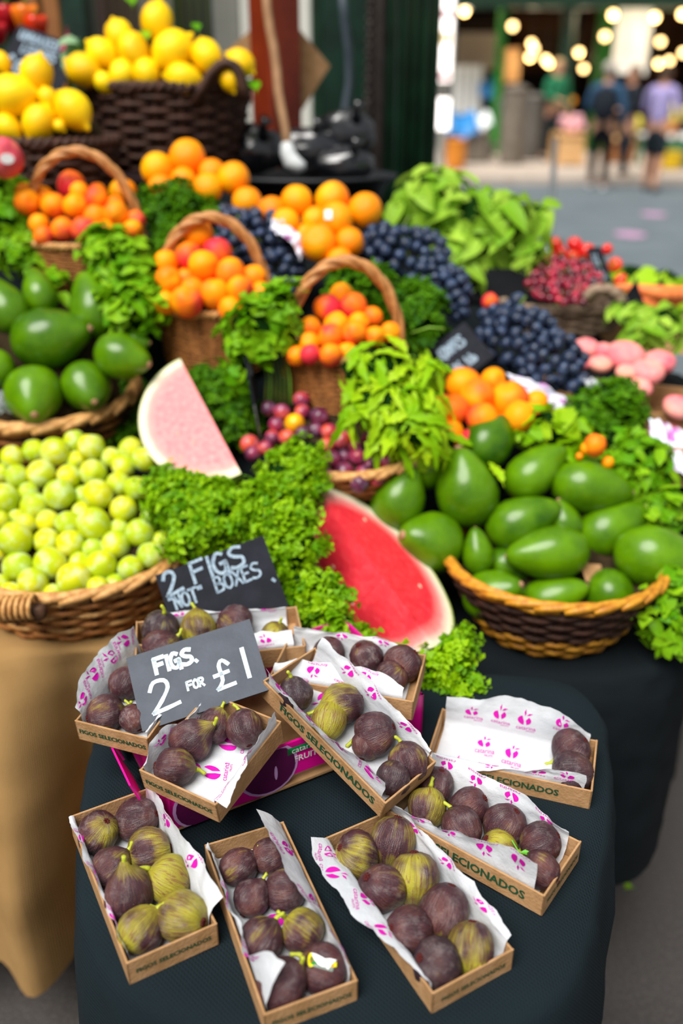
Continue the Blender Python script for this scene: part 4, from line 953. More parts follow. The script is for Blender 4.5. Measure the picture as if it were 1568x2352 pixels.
def osticker():
    o=ob[5]; m=MB(); d=(CAM-o.location).normalized(); q=frame_q(d,V((1,0,0)))
    m.grid(lambda u,v:(q@V(((u-.5)*.40-.42,(v-.5)*.5+.28,0)))+d*(math.sqrt(max(.05,1-((u-.5)*.4-.42)**2-((v-.5)*.5+.28)**2))+.03),5,5)
    m.v=[o.rotation_quaternion.inverted()@p for p in m.v]; m.build('sticker',M['sticker_w'],o,local=True)
osticker()
# ---- lemons
b1,TL=basket('big dark brown wicker basket heaped with lemons, back left',(-.392,2.20,1.318),.183,.15,.170,.80,('wick_vdk',),13,20,.0068,.0055,'twist','wick_vdk',group='dark lemon baskets',rr=.010,stk='wick_dk')
def ear(T,px_,Y,mat,par,r):
    for k in range(2):
        m=MB(); m.tube([WY(u+k*7,v+k*5,Y+.01*k) for u,v in px_],r,6); m.build('handle_strand',M[mat],par)
ear(TL,[(445,238),(462,205),(482,172),(503,150),(520,143),(537,150),(548,172),(556,200),(562,228)],2.065,'wick_dk',b1,.010)
LM=[(360,48,40,.6,(.1,-1)),(280,88,36,.5,(-.4,-1)),(302,114,40,.5,(.2,.6)),(228,128,36,.5,(-.5,-.4)),(204,160,40,.4,(-.85,-.5)),(276,172,33,.4,(.2,-.8)),(335,168,33,.5,(-.25,-1)),(396,118,48,.5,(.75,-.65)),(420,182,40,.5,(.9,.2)),(474,130,38,.5,(.3,1)),(550,146,33,.5,(.8,.6)),(528,182,26,.4,(.3,.8)),(240,185,24,.4,(.5,.5))]
lab=rows_labels(LM,4,lambda i:'yellow lemon','big basket')
it,_,_=heap('lemon',LM,1,0,0,205,2.07,50,2.16,LEM,'lemon','lemons in the big dark basket',lab,lambda i,d:R.uniform(.2,.6),axis=True,rs=.93)
padding(it,b1,TL,.183,.15,.170)
b2,TL2=basket('dark brown wicker basket of lemons at the left edge of the picture',(-.605,1.965,1.292),.148,.125,.100,.86,('wick_vdk',),9,18,.0062,.005,'twist','wick_vdk',group='dark lemon baskets',rr=.009)
LM2=[(140,850,205,.4,(-.9,.1)),(300,690,160,.35,(.2,-1)),(650,990,175,.4,(.6,.75)),(375,1110,160,.4,(-.3,.6)),(430,880,90,.4,(-.3,-.9)),(70,1150,125,.3,(.5,.6)),(10,560,95,.4,(-.4,-.8)),(520,1130,60,.4,(.4,.4))]
lab=rows_labels([(d[0],d[1]) for d in LM2],3,'yellow lemon','left edge basket')
it,_,_=heap('lemon',LM2,3.92,0,0,310,1.865,160,1.945,LEM,'lemon','lemons in the left edge basket',lab,lambda i,d:R.uniform(.2,.6),axis=True,rs=.93)
padding(it,b2,TL2,.148,.125,.10)
# big red peach with a sticker at the left edge, on the dark handle
p=WY(8,362,1.72); o=put('peach',PEACH,None,p,frame_q(V((.5,-.6,.3))),wr(46,p),color=(.4,0,0,1)); tag(o,'dusky red peach with a white sticker at the left picture edge','peach')
m=MB(); d=(CAM-p).normalized(); q=frame_q(d,V((1,0,0))); m.add([q@V((.16+.34*cos(2*PI*i/14),-.05+.25*sin(2*PI*i/14),0))+d*(1.02-.10*cos(2*PI*i/14)) for i in range(14)],[tuple(range(14))]); m.v=[o.rotation_quaternion.inverted()@x for x in m.v]; m.build('sticker',M['sticker_w'],o,smooth=False,local=True)
# ---- avocados
def avocados(data,s,ox,oy,v0,y0,v1,y1,where,n,group,b,T,rx,ry,h,k_=1.13):
    """(cx,cy,r,(du,dv,toward camera),shape,green)"""
    items=[];px=[]
    for d in data:
        u,v,r=ox+d[0]/s,oy+d[1]/s,d[2]/s; y=y0+(y1-y0)*(v-v0)/(v1-v0); p=WY(u,v,y); rad=wr(r,p)*k_; ax=axis_from(*d[3]); k=d[4]; e=AVE[k]
        c=p-ax*(rad*.22*e)
        items.append([c,[(V((0,0,0)),rad),(ax*rad*.85*e,rad*.66),(-ax*rad*.3,rad*.85)],rad*1.9,ax,rad,k,d[5]]); px.append((u,v))
    relax(items,24,.93)
    lab=rows_labels(px,n,lambda i:'glossy light green avocado' if data[i][5]>.6 else 'glossy green avocado' if data[i][5]>.3 else 'dark green avocado',where)
    for i,it in enumerate(items):
        o=empty('avocado',it[0],lab[i],'avocado',group,frame_q(it[3],V((R.uniform(-1,1),R.uniform(-1,1),R.uniform(-1,1)))),it[4])
        put('flesh',AVO[it[5]],o,color=(it[6],0,0,1)); put('stem_scar',SCAR,o,(0,0,1.66*AVE[it[5]]))
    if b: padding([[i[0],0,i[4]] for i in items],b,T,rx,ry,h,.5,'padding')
ab,aT=basket('wicker basket of avocados with thick braided rim, left side',(-.535,1.555,.905),.160,.155,.085,.82,('wick','wick_dk'),9,22,.0052,.0045,'braid','wick_lt',tilt=.10,rr=.009)
avocados([(70,560,165,(-.55,-.83,-.1),1,.35),(330,440,125,(-.35,-.9,-.2),1,.5),(790,580,175,(-.28,-.95,-.1),1,.42),(440,870,228,(.95,-.2,.1),0,.3),(1060,1060,170,(.9,.28,.3),0,.45),(1150,920,95,(.9,.05,.2),0,.25),(800,1230,190,(.4,.5,.75),2,.35),(370,1330,215,(.2,.45,.8),2,.62),(10,1120,150,(-.4,.2,.3),2,.7)],3.92,0,560,940,1.42,640,1.60,'left avocado basket',4,'avocados in the left basket',ab,aT,.160,.155,.085,1.22)
rb,rT=basket('wide golden and dark brown banded basket of avocados, front right',(.336,1.235,.703),.168,.155,.118,.60,('wick_gold',),11,26,.0050,.0036,'braid','wick_gold',bands=('wick_gold','wick_gold','wick_vdk','wick_vdk','wick_vdk','wick_gold'),rr=.0068,stk='wick_vdk')
avocados([(290,295,112,(-.35,-.75,.1),0,.85),(600,215,112,(.5,-.55,-.2),0,.12),(490,465,138,(-.2,-.9,.2),0,.4),(190,500,118,(.3,-.7,.2),0,.35),(360,660,138,(-.75,-.2,.6),2,.5),(860,365,105,(.75,-.6,0),1,.6),(1080,450,120,(.95,.12,0),1,.5),(770,600,112,(.88,-.4,.1),1,.35),(880,740,122,(-.97,.05,.15),1,.55),(1250,650,118,(.85,-.5,0),1,.45),(1380,755,138,(.96,.18,.1),1,.55),(620,915,112,(.4,-.2,.7),0,.6),(920,965,102,(.85,-.35,.35),1,.6),(1200,945,108,(-.3,.2,-.5),2,.3),(545,770,70,(-.1,-.9,.1),1,.45),(985,610,78,(-.2,-.8,.1),0,.4),(700,830,85,(.5,.3,0),0,.25)],2.154,840,920,1390,1.19,1000,1.385,'right avocado basket',5,'avocados in the right basket',rb,rT,.168,.155,.118)
m=MB(); a=WY(1345,1335,1.20); m.add([a,a+V((.035,.012,-.02)),a+V((.03,.03,.012)),a+V((-.006,.02,.02))],[(0,1,2,3)]); m.add([q+V((0,.002,0)) for q in m.v],[(3,2,1,0)]); tag(m.build('cardboard_scrap',M['card'],smooth=False,loc=a),'small brown cardboard scrap stuck among the right avocados','cardboard')
# ---- plums in the centre
pb,pT=basket('small wicker basket of mixed red plums in the centre',(.005,1.40,.893),.125,.10,.055,.82,('wick',),8,20,.0038,.0035,'braid','wick_lt',tilt=.16,rr=.007,rot=-.28)
PL=[(615,210,72,.75),(350,280,65,.1),(450,310,70,.7),(620,310,65,.8),(760,350,80,.1),(405,415,65,.65),(565,405,85,2),(490,520,70,.7),(380,520,60,.4),(720,460,60,.2),(630,480,60,.1),(190,580,80,.95),(210,640,60,.15),(320,600,50,.7),(840,470,70,.95),(945,540,85,.6),(1180,520,70,.2),(820,580,60,.95),(1070,680,75,.3),(870,690,75,.4),(960,800,85,.45),(1130,810,70,.3),(1090,890,80,.05),(1280,715,70,.9),(1170,740,50,.2),(1220,850,60,.35),(1060,590,60,.3),(830,830,60,.7),(980,670,55,.1)]
px=[(520+d[0]/3.564,860+d[1]/3.564) for d in PL]
lab=rows_labels(px,5,lambda i:'yellow plum' if PL[i][3]>1 else 'dark purple plum' if PL[i][3]<.3 else 'crimson plum' if PL[i][3]<.8 else 'orange-red plum','centre basket')
it,_,_=heap('plum',PL,3.564,520,860,1110,1.29,910,1.45,lambda i,d:YPL if d[3]>1 else PLU[i%2],'plum','mixed plums in the centre',lab,lambda i,d:min(1,d[3])*1.1-.05,even=True)
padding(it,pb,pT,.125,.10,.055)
# ---- donut peaches on the right
DP=[(830,1000,92,.7),(1110,1060,138,.5),(1390,1110,112,.75),(800,1130,45,1.),(930,1125,85,.4),(1280,1190,120,.4),(1230,1310,95,.25),(1150,1190,80,.4),(960,1020,70,.6)]
px=[(1100+d[0]/3.35,500+d[1]/3.35) for d in DP]
heap('donut_peach',[d+((0,-.3,.7),) for d in DP],3.35,1100,500,890,1.55,800,1.66,DON,'peach','flat peaches on the right',rows_labels(px,3,'pink flat peach','right crate'),lambda i,d:d[3],axis=True,keep=.8)
for i,(u,v,r) in enumerate([(1556,935,32),(1545,985,18)]):
    p=WY(u,v,1.5); tag(put('donut_peach',DON[i],None,p,frame_q(V((.1,-.4,1))),wr(r,p),color=(.6,0,0,1)),['pink peach at the right picture edge above the tissue','small pink peach edge just under the right edge peach'][i],'peach')
# ---- tomatoes, cherries
tx=[(600,215,58,.2),(640,275,48,.9),(750,215,62,.8),(815,262,66,.8),(985,245,42,.7),(1045,365,56,.1),(1085,478,52,.2),(560,300,40,.8),(700,300,50,.7)]
px=[(1100+d[0]/3.35,500+d[1]/3.35) for d in tx]
heap('tomato',tx,3.35,1100,500,650,1.98,560,2.05,[TOM],'tomato','tomatoes behind the cherries',rows_labels(px,3,lambda i:'orange tomato' if tx[i][3]<.5 else 'red tomato','behind the cherries'),lambda i,d:d[3],parts=('flesh',('calyx',CALYX)))
kb,kT=basket('shallow weathered grey wicker basket of cherries, right of the basil',(.475,1.93,1.020),.135,.11,.055,.84,('wick_grey',),7,20,.0048,.004,'twist','wick_grey',rr=.009,stk='wick_grey')
ear(kT,[(1345,690),(1352,672),(1370,664),(1395,664),(1415,674),(1424,690),(1418,705),(1400,712)],1.80,'wick_grey',kb,.011)
CH=[]
for k in range(900):
    u,v=R.uniform(395,935),R.uniform(320,655)
    if abs(u-660)/275+abs(v-500)/260>1.18 or (v<400 and u>850): continue
    if all((u-a)**2+(v-b)**2>39**2 for a,b,*_ in CH): CH.append((u,v,34,R.uniform(0,1)))
heap('cherry',CH,3.35,1100,500,690,1.80,600,1.93,[CHE],'cherry','dark red cherries in the grey basket',rows_labels([(c[0],c[1]) for c in CH],8,lambda i:'bright red cherry' if CH[i][3]>.66 else 'dark cherry' if CH[i][3]<.33 else 'red cherry','grey basket'),lambda i,d:d[3],parts=('flesh',('stem',CSTEM)),keep=.96)
CN=sum(1 for o in C.objects if o.name.startswith('cherry'))
# ---- grapes: each bunch one thing, each berry a part
def bunch(label,blobs,rpx,seed,density=1.0):
    """blobs: (u,v,Y,ru,rv) ellipsoids whose visible shell is packed with berries"""
    rr=random.Random(seed); pts=[]
    c0=WY(blobs[0][0],blobs[0][1],blobs[0][2]); rt=empty('grape_bunch',c0,label,'grapes','bunches of black grapes'); sz=wr(rpx,c0)
    core=MB(); spine=[]
    for u,v,y,ru,rv in blobs:
        c=WY(u,v,y); a=wr(ru,c); b=wr(rv,c); d=min(a,b)*.8; spine.append(c)
        core.sphere(c,(a*.84,d*.7,b*.8),12,8,0)
        for k in range(1500):
            q=V((rr.gauss(0,1),rr.gauss(0,1),rr.gauss(0,1))).normalized()
            n=RT*q.x+UP*q.z-FW*q.y
            if q.y<-.35: continue
            p=c+RT*(q.x*(a-sz))+UP*(q.z*(b-sz))-FW*(q.y*(d-sz*.5))+n*rr.uniform(-.3,.25)*sz
            if all((p-x).length>sz*1.62 for x in pts): pts.append(p)
    for i,p in enumerate(pts[:300]):
        put('grape',GRA[i%2],rt,p-c0,frame_q(V((rr.uniform(-1,1),rr.uniform(-1,1),rr.uniform(-1,1)))),sz*rr.uniform(.9,1.08),color=(rr.uniform(.1,.9),0,0,1))
    m=MB(); top=spine[0]+UP*wr(blobs[0][4],c0)*.9
    m.tube([spine[-1]]+spine[::-1]+[top,top+V((.012,0,.02))],.0028,6); m.build('stalk',M['stem_dk'],rt)
    for k in range(14):
        q=rr.choice(pts); m=MB(); m.tube([spine[0]*.5+q*.5,q],.0012,4); m.build('stalklet',M['stem_dk'],rt)
    return rt
bunch('black grape bunch behind the middle apricot basket handle',[(590,545,1.75,75,70),(640,610,1.73,62,75),(530,520,1.78,60,50),(665,665,1.70,40,40)],13,1)
bunch('black grape bunch in the shade inside the middle basket handle',[(535,575,1.72,55,60),(560,620,1.71,40,35)],12,5)
bunch('black grape bunch hanging left of the basil',[(925,580,1.74,112,66),(880,555,1.76,66,48),(990,630,1.70,62,48)],13.5,2)
bunch('black grape bunch just above the grapes price sign',[(1030,665,1.68,58,62),(1050,700,1.66,36,40)],13.5,6)
bunch('large black grape bunch right of the grapes price sign',[(1190,775,1.62,100,78),(1155,735,1.65,62,44),(1265,830,1.58,85,75),(1320,880,1.55,42,34)],14,3)
p=WY(1187,690,1.66); tag(put('grape',GRA[0],None,p,frame_q(V((1,0,1))),wr(17,p),color=(.5,0,0,1)),'large single black grape on top of the right bunch','grape')
p=WY(1125,692,1.66); tag(put('apricot',APR[1],None,p,frame_q(V((1,0,1))),wr(20,p),color=(1.2,0,0,1)),'reddish apricot lying on the large right grape bunch','apricot')
# ---- tissue sheets under the fruit
def sheet(label,P,Y,seed,mat='tissue_print',name='tissue_paper',cat='paper',crum=.012):
    """P: image outline as a 2 x n strip (top row, bottom row); Y per row"""
    m=MB(); top,bot=P; n=len(top)
    def at(row,u,y):
        k=u*(n-1); i=min(int(k),n-2); f=k-i; return WY(row[i][0]+(row[i+1][0]-row[i][0])*f,row[i][1]+(row[i+1][1]-row[i][1])*f,y)
    def f(u,v):
        a=at(top,u,Y[0]); b=at(bot,u,Y[1]); p=a+(b-a)*v; w=mnoise.noise(V((u*6,v*4,seed)))+.5*mnoise.noise(V((u*15,v*11,seed)))
        return p-FW*(crum*w)+UP*(crum*.5*mnoise.noise(V((u*9,v*9,seed+3))))
    m.grid(f,24,14); o=m.build(name,M[mat],loc=f(.5,.5)); tag(o,label,cat); return o
sheet('lilac printed tissue under the large right grape bunch',([(1160,855),(1200,868),(1250,885),(1300,915),(1330,950)],[(1180,880),(1210,905),(1250,925),(1290,950),(1310,985)]),(1.53,1.50),2.2)
sheet('white and lilac printed tissue at the right picture edge',([(1490,960),(1520,965),(1550,985),(1600,990)],[(1500,1060),(1530,1075),(1560,1085),(1600,1090)]),(1.47,1.40),3.3)
sheet('lilac printed tissue between the grapes and the centre oranges',([(625,500),(655,510),(685,535),(700,570)],[(622,528),(648,540),(672,560),(690,600)]),(1.72,1.69),4.1)
sheet('scrap of white tissue beside the right grape bunch',([(1340,870),(1360,868),(1382,880)],[(1345,885),(1362,893),(1378,905)]),(1.52,1.50),6.2,'tissue')
sheet('crumpled clear plastic wrap at the front of the left avocado basket',([(-20,900),(15,893),(50,905)],[(-20,950),(20,948),(62,938)]),(1.44,1.40),7.7,'poly_clear','plastic_wrap','plastic',.02)
# ---- watermelon wedges
def wedge(label,t0,y0,t1,y1,b,a0,a1,pale=0.,ext=1.0):
    P0=WY(*t0,y0); P1=WY(*t1,y1); A=(P1-P0); a=A.length/2*ext; c=(P0+P1)/2; A.normalize(); d=(c-CAM).normalized()
    N=d.cross(A).normalized(); D=(d-A*d.dot(A)).normalized()     # N: image-plane normal of the ridge, D: away from the camera
    rt=empty('watermelon_wedge',c,label,'watermelon','cut watermelon wedges')
    # local frame: x along the ridge, y,z across; unit ellipsoid scaled on the object
    q=Matrix((A,N,D)).transposed().to_quaternion()
    fl=MB(); n=30; K=12
    for ang,fl_ in((a0,1),(a1,-1)):
        def g(u,v,ang=ang):
            x=-cos(PI*u); r=math.sqrt(max(0,1-x*x))*v*.985; w=.012*mnoise.noise(V((x*5,r*5,ang*3)))*(1-v)
            return V((x*.985,r*sin(ang)+w*cos(ang),r*cos(ang)-w*sin(ang)))
        fl.grid(g,n,K)
    rd=MB()
    rd.grid(lambda u,v:(lambda x,r,an:V((x,r*sin(an),r*cos(an))))(-cos(PI*u),math.sqrt(max(0,1-cos(PI*u)**2)),a0+(a1-a0)*v),n,14)
    def wr_(mb,name,mat):
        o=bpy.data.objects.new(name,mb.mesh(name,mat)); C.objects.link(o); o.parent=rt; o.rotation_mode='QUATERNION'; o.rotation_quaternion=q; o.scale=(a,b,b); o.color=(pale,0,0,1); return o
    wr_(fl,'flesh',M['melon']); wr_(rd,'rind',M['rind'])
    fl2=MB()
    for k in range(5):
        x=R.uniform(-.6,.6); r=R.uniform(.35,.6); an=(a0 if k%2 else a1); s=(V((0,cos(an),-sin(an)))*(-1 if an==a0 else 1))
        c2=V((x,r*sin(an),r*cos(an))); fl2.sphere(c2,(.028,.016,.016),7,5)
    wr_(fl2,'seeds',M['seed'])
    return rt
simple('seed','#e9c9b0','#b98a70',200,.5,.3)
wedge('red watermelon wedge in front beside the right avocado basket',(722,1112),1.275,(1003,1492),1.03,.126,-.58,1.02)
wedge('watermelon wedge with highlight painted pale pink, standing behind the greengages',(412,822),1.50,(555,1090),1.25,.118,.10,1.60,1.0)  # last argument paints the bright light on this face into its colour
# ---------------------------------------------------------------- herbs
def leaf(name,mat,L,W,fold=.25,bend=.35,lob=0,nu=4,nv=6,tip=.6,pet=.15):
    m=MB()
    def f(u,v):
        w=W*.5*(sin(PI*min(1,v**.8))**tip)*(1+lob*sin(v*22)) if 0<v<1 else 0
        x=(u-.5)*2*w; y=L*v; z=-abs(u-.5)*2*w*-fold-bend*L*v*v+.06*L*sin(v*9+u*5)*.5
        return V((x,y+pet*L,z))
    m.grid(f,nu+1,nv); m.tube([(0,0,0),(0,pet*L,0)],W*.03+.0004,3); return m.mesh(name,M[mat])
def sprig(name,mat,S,seed,n=13,curl=.5,ls=.30,flat=False):
    """a curly frond: a stalk with ruffled leaflets"""
    r=random.Random(seed); m=MB(); m.tube([(0,0,0),(0,S*.4,S*.05),(0,S*.8,0)],S*.018,3)
    for i in range(n):
        t=r.random(); a=r.uniform(0,2*PI); d=S*(.12+.42*t)*math.sqrt(r.random())
        c=V((d*cos(a)*1.05,S*(.25+.75*r.random()**.8),d*sin(a)*.7)); q=frame_q(V((r.uniform(-.6,.6),r.uniform(-.2,.7),1)),V((r.uniform(-1,1),1,0)))
        s=S*ls*r.uniform(.7,1.15); k=7; vs=[V((0,0,0))]
        for j in range(k):
            b=2*PI*j/k+r.uniform(-.2,.2); rad=s*(1 if j%2 else .58); vs.append(V((rad*cos(b),rad*sin(b),s*curl*(r.uniform(-.5,1)))))
        m.add([c+q@p for p in vs],[(0,1+j,1+(j+1)%k) for j in range(k)])
    return m.mesh(name,M[mat])
LEAF={'parsley':[sprig('sprig','parsley',.030,s,17,.6,.18) for s in range(4)],'parsley_dk':[sprig('sprig','parsley_dk',.030,s+9,17,.6,.18) for s in range(4)],
 'coriander':[sprig('sprig','mint',.038,s+20,7,.25,.34) for s in range(3)]+[leaf('leaf','mint',.034,.02,.3,.4)],
 'mint':[leaf('leaf','mint',.036,.017,.3,.3),leaf('leaf','mint',.030,.016,.35,.5),sprig('sprig','mint',.034,31,7,.25,.32)],
 'basil':[leaf('leaf','basil',.058,.036,.4,.5),leaf('leaf','basil',.046,.030,.3,.3),leaf('leaf','basil',.066,.034,.45,.6)],
 'rocket':[leaf('leaf','rocket',.060,.017,.3,.5,.25,4,9),leaf('leaf','rocket',.050,.020,.3,.3,.3,4,9),leaf('leaf','rocket',.070,.014,.2,.7,.2,4,9)],
 'celery':[sprig('sprig','rocket',.045,s+50,6,.2,.38) for s in range(2)]+[leaf('leaf','basil',.045,.022,.3,.4,.2)],
 'lettuce':[leaf('leaf','lettuce',.085,.07,.2,.5,.06,6,7)],'cabbage':[leaf('leaf','cabbage',.075,.075,.25,.4,.03,6,7)]}
DENS={'parsley':2.2,'parsley_dk':2.0,'coriander':1.5,'mint':1.6,'basil':1.35,'rocket':1.7,'celery':1.4,'lettuce':1.5,'cabbage':1.6}
LSZ={'parsley':.022,'parsley_dk':.022,'coriander':.026,'mint':.022,'basil':.036,'rocket':.032,'celery':.03,'lettuce':.06,'cabbage':.06}
def herb(label,kind,blobs,seed,cat='herbs',name='herb_bunch',stems=None,core=True,dn=1.0,sc_=1.0,droop=.5,group='fresh herb bunches'):
    r=random.Random(seed); c0=WY(blobs[0][0],blobs[0][1],blobs[0][2]); rt=empty(name,c0,label,cat,group); cm=MB(); tot=0
    for u,v,y,ru,rv in blobs:
        c=WY(u,v,y); a=wr(ru,c); b=wr(rv,c); d=min(a,b)*.75
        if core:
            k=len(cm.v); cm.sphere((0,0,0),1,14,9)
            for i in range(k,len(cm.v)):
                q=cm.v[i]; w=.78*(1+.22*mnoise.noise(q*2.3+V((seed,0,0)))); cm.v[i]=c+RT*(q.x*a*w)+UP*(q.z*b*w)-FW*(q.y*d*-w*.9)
        n=int(DENS[kind]*dn*(a*b*PI)/(LSZ[kind]**2*.5*sc_*sc_)); n=min(n,300-tot if 300-tot>0 else 0); tot+=n
        for i in range(n):
            q=V((r.gauss(0,1),r.gauss(0,1),r.gauss(0,1))).normalized()
            if q.y>.3: q.y*=-1
            w=r.uniform(.72,1.0); p=c+RT*(q.x*a*w)+UP*(q.z*b*w)+FW*(q.y*d*w)
            nrm=(RT*q.x/max(a,.001)+UP*q.z/max(b,.001)+FW*q.y/d).normalized()
            if r.random()<.65: nrm=(nrm+V((0,0,.7))).normalized()
            dirn=V((r.uniform(-1,1),r.uniform(-1,.6),r.uniform(-1,.6)-droop))+nrm*.6
            z=(nrm+V((r.uniform(-.5,.5),r.uniform(-.5,.5),r.uniform(-.3,.5)))).normalized()
            yv=(dirn-z*dirn.dot(z)).normalized(); x=yv.cross(z)
            qt=Matrix((x,yv,z)).transposed().to_quaternion()
            me=r.choice(LEAF[kind]); put('leaf' if me.name.startswith('leaf') else 'sprig',me,rt,p-c0-yv*(LSZ[kind]*.4*sc_),qt,sc_*r.uniform(.75,1.25))
    if core: cm.build('light_block_core',M['leafcore'],rt,kind='stuff')  # added dark core that stops light passing through the leaves
    for P in (stems or []):
        m=MB(); pts=[WY(*q) for q in P]; m.tube(pts,.0018,5); m.build('stem',M['stem_dk'] if r.random()<.5 else M['herb_stem'],rt)
    return rt
simple('herb_stem','#7fae3a','#6a9a2a',40,.5,.3)
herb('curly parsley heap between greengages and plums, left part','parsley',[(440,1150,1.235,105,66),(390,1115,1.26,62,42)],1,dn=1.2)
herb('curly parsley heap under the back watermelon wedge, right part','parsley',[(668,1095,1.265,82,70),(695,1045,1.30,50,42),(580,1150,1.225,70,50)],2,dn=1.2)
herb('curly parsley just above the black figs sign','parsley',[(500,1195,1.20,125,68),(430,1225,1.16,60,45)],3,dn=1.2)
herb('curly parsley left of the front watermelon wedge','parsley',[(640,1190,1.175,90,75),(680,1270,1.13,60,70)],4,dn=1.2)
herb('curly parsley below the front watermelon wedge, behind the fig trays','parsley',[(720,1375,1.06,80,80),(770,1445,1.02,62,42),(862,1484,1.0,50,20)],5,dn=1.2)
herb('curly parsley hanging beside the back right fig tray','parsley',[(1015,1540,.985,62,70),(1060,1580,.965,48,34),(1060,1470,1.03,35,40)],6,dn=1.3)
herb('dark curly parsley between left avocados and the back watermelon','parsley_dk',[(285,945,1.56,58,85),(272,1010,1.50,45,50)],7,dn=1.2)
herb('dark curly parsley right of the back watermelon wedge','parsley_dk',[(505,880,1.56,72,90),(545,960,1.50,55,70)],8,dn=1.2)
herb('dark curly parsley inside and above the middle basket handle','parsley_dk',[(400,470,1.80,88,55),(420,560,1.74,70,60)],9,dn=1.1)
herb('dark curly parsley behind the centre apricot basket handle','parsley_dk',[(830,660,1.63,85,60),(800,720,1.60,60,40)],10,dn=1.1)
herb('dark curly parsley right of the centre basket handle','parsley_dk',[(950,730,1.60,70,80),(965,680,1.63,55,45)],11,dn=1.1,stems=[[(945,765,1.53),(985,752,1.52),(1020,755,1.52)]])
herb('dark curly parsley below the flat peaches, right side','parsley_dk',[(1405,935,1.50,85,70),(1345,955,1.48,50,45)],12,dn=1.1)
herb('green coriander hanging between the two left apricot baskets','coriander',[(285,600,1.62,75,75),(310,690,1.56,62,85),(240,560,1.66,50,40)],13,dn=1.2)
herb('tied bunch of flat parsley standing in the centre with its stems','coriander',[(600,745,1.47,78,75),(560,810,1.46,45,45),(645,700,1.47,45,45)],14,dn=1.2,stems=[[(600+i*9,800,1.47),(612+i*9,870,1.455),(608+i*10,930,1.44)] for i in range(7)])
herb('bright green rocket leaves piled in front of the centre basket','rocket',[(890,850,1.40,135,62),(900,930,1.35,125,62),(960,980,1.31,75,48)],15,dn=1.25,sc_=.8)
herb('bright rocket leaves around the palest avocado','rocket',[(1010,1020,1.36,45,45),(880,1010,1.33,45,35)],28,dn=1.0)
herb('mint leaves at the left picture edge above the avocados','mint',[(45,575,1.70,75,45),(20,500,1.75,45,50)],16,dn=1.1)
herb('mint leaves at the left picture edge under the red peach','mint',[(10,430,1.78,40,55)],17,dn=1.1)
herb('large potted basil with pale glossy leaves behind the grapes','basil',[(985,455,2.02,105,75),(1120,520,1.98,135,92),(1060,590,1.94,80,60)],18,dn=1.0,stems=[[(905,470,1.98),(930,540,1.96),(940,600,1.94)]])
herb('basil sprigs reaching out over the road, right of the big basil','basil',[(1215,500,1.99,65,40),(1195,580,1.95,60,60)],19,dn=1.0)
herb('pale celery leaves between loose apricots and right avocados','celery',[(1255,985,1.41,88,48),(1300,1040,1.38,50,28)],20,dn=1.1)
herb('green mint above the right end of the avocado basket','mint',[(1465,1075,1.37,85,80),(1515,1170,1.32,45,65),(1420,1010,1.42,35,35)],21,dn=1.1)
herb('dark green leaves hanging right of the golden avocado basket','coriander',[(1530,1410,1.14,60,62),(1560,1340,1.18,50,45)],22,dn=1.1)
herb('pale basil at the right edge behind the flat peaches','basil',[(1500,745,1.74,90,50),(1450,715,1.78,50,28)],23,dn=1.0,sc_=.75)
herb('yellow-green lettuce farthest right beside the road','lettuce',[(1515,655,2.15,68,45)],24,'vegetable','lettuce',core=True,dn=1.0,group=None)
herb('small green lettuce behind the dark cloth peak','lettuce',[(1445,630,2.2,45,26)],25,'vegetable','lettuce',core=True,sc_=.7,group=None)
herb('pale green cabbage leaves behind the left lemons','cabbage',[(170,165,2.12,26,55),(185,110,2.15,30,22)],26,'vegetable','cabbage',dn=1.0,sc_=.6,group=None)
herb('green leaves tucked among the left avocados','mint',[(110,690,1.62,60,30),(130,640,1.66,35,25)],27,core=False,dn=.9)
def loose_leaf(u,v,y,kind,label,sz=1.0,dirv=(0,-1,.2)):
    p=WY(u,v,y); q=frame_q(V((.1,-.6,.8)),V((1,.3,0))); o=put('leaf',LEAF[kind][0],None,p,q,sz); tag(o,label,'leaf'); return o
loose_leaf(338,95,2.09,'mint','dark lemon leaf under the topmost lemon',1.3); loose_leaf(455,75,2.12,'mint','green lemon leaf right of the topmost lemon',1.2); loose_leaf(305,18,2.15,'mint','olive lemon leaf at the top edge left of the topmost lemon',1.6)
loose_leaf(590,215,2.06,'mint','dark leaf hanging at the right end of the big lemon basket',1.6); loose_leaf(1158,1120,1.27,'rocket','pale narrow leaf between the right avocados',.9)
p=WZ(1458,2040,.003); o=put('leaf',LEAF['mint'][1],None,p,frame_q((0,0,1)),1.0); tag(o,'small green leaf fallen on the asphalt','leaf')
p=WZ(1392,2118,.003); o=put('leaf',LEAF['celery'][-1],None,p,frame_q((0,0,1)),.5); tag(o,'tiny yellowed leaf on the asphalt by the tablecloth','leaf')
